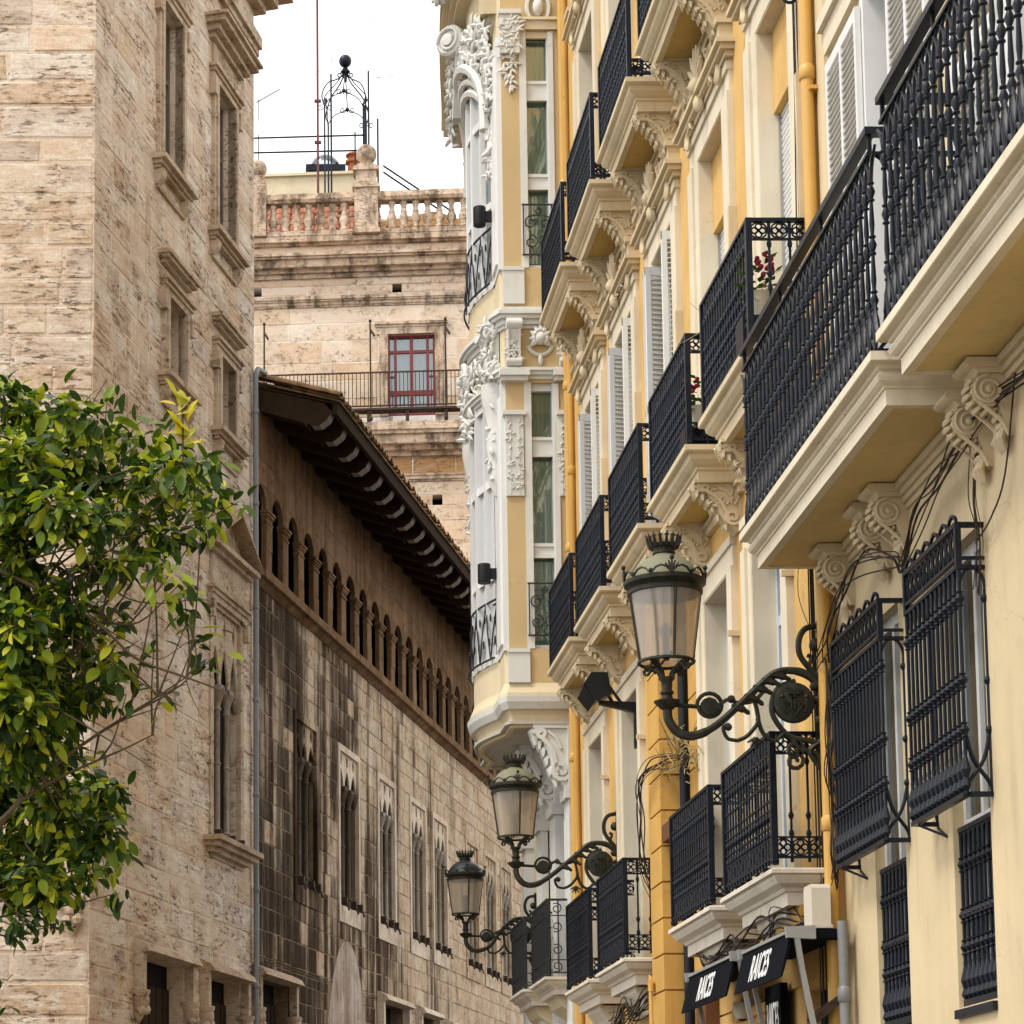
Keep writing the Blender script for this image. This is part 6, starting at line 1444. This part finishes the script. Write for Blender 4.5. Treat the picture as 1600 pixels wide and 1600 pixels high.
def leaf_mesh(seed, mat):
    r = random.Random(seed); m = MB(); n = 5; w_ = r.uniform(.40, .52); fold = r.uniform(.10, .22); cu = r.uniform(.05, .25)
    L, C, Rr = [], [], []
    for k in range(n + 1):
        t_ = k / n; hw = w_ * .5 * max(0., sin(pi * min(1, t_ * .92 + .06))) ** .8 * (1 if k not in (0, n) else .0)
        z = -cu * t_ * t_ * .8; C.append((0, t_, z)); L.append((-hw, t_, z + fold * hw * 2)); Rr.append((hw, t_, z + fold * hw * 2))
    i = 0; m.v = L + C + Rr; N_ = n + 1
    for k in range(n): m.f += [(k, N_ + k, N_ + k + 1, k + 1), (N_ + k, 2 * N_ + k, 2 * N_ + k + 1, N_ + k + 1)]
    me = bpy.data.meshes.new('leaf'); me.from_pydata(m.v, [], m.f); me.validate(); me.materials.append(mat); me.shade_smooth(); return me
me_lf = [leaf_mesh(s_, M_LEAF) for s_ in range(5)]; me_ly = [leaf_mesh(s_ + 9, M_LEAFY) for s_ in range(2)]; me_lk = [leaf_mesh(s_ + 3, M_LEAFD) for s_ in range(5)]
for pts_, r0_ in TWIGS:
    P_ = bez([Vector(p) - TB for p in pts_], 5); br.tube(P_, [r0_ * (1 - .75 * k / (len(P_) - 1)) for k in range(len(P_))], 6)
for bi, (bx, by, bz, br_, dens) in enumerate(BL):
    low = bz < 3.35
    c = Vector((bx, by, bz)) - TB
    near = q.choice(sorted(limbs, key=lambda p: (p - c).length)[:9])
    tw = bez([near, (near + c) / 2 + Vector((0, q.uniform(-.1, .1), q.uniform(-.1, .04))), c + Vector((q.uniform(-.5, .5), q.uniform(-.3, .3), q.uniform(-.5, .5))) * br_], 4)
    br.tube(tw, [.008 - .005 * k / (len(tw) - 1) for k in range(len(tw))], 5)
    for k in range(int(dens * (5.0 if low else 3.6 if bx < -.75 else 2.4) * (br_ / .2) ** 2)):
        d = Vector((q.gauss(0, 1), q.gauss(0, 1.5), q.gauss(0, 1))).normalized() * br_ * q.uniform(.1, 1.05) ** .6
        p = c + d; s_ = (q.uniform(.05, .09) if low else q.uniform(.062, .14)) * (1 if q.random() < .85 else 1.25)
        out_ = (d + Vector((q.uniform(-.2, .2), q.uniform(-.2, .2), q.uniform(-.2, .1)))).normalized()
        dr_ = (out_ + Vector((0, -.25, -.45)) + Vector((q.gauss(0, .5), q.gauss(0, .5), q.gauss(0, .4)))).normalized()
        up = Vector((q.gauss(0, .45), q.gauss(0, .45) - .2, 1)).normalized(); x = dr_.cross(up).normalized(); up = x.cross(dr_)
        M_ = Matrix((x, dr_, up)).transposed().to_4x4(); M_.translation = p
        leaves.append((p, M_ @ Matrix.Diagonal((s_, s_, s_, 1)), q.randrange(5), s_, 2 if low or (d.y > br_ * .15 and q.random() < .75) else 0))  # most leaves at the back of a clump drawn dark, as painted crown shade
    if br_ > .14:
        for k in range(2):
            d = Vector((q.gauss(0, 1), q.gauss(0, 1), q.gauss(0, 1))).normalized() * br_ * 1.05
            br.tube([c + d * .2, c + d * .6 + Vector((0, 0, .02)), c + d], [.005, .004, .002], 4)
yc = Vector(YSPRIG) - TB
for k in range(15):
    a = 2 * pi * k / 9 + .3; dr_ = Vector((cos(a) * .8, sin(a) * .4 - .3, .15 + .9 * (k % 3) / 2)).normalized(); up = Vector((0, -.6, .8)); x = dr_.cross(up).normalized(); up = x.cross(dr_)
    M_ = Matrix((x, dr_, up)).transposed().to_4x4(); M_.translation = yc + Vector((q.uniform(-.05, .05), 0, -.12 + .02 * k)); s_ = q.uniform(.10, .14)
    leaves.append((yc, M_ @ Matrix.Diagonal((s_, s_, s_, 1)), k % 2, s_ + 9, 1))
br.tube(bez([yc + Vector((-.05, 0, -.5)), yc + Vector((.0, 0, -.25)), yc + Vector((.0, 0, .12))], 4), .006, 5)
br.build('branches', M_TWIG, tree, smooth=60)
leaves.sort(key=lambda l: -l[3] + l[0].y * .12)
fol = MB(); fmat = []
for k, (p, M_, v_, s_, yl) in enumerate(leaves):
    me = (me_lf, me_ly, me_lk)[yl][v_]
    if k < 300:
        o = put('leaf', me, tree); o.matrix_local = M_
    else:
        i = len(fol.v); fol.v += [tuple(M_ @ vv.co) for vv in me.vertices]; fol.f += [tuple(i + j for j in pp.vertices) for pp in me.polygons]; fmat += [1 if yl == 2 else 0] * len(me.polygons)
me = bpy.data.meshes.new('foliage'); me.from_pydata(fol.v, [], fol.f); me.materials.append(M_LEAF); me.materials.append(M_LEAFD); me.polygons.foreach_set('material_index', fmat); me.shade_smooth()
put('foliage', me, tree, kind='stuff')
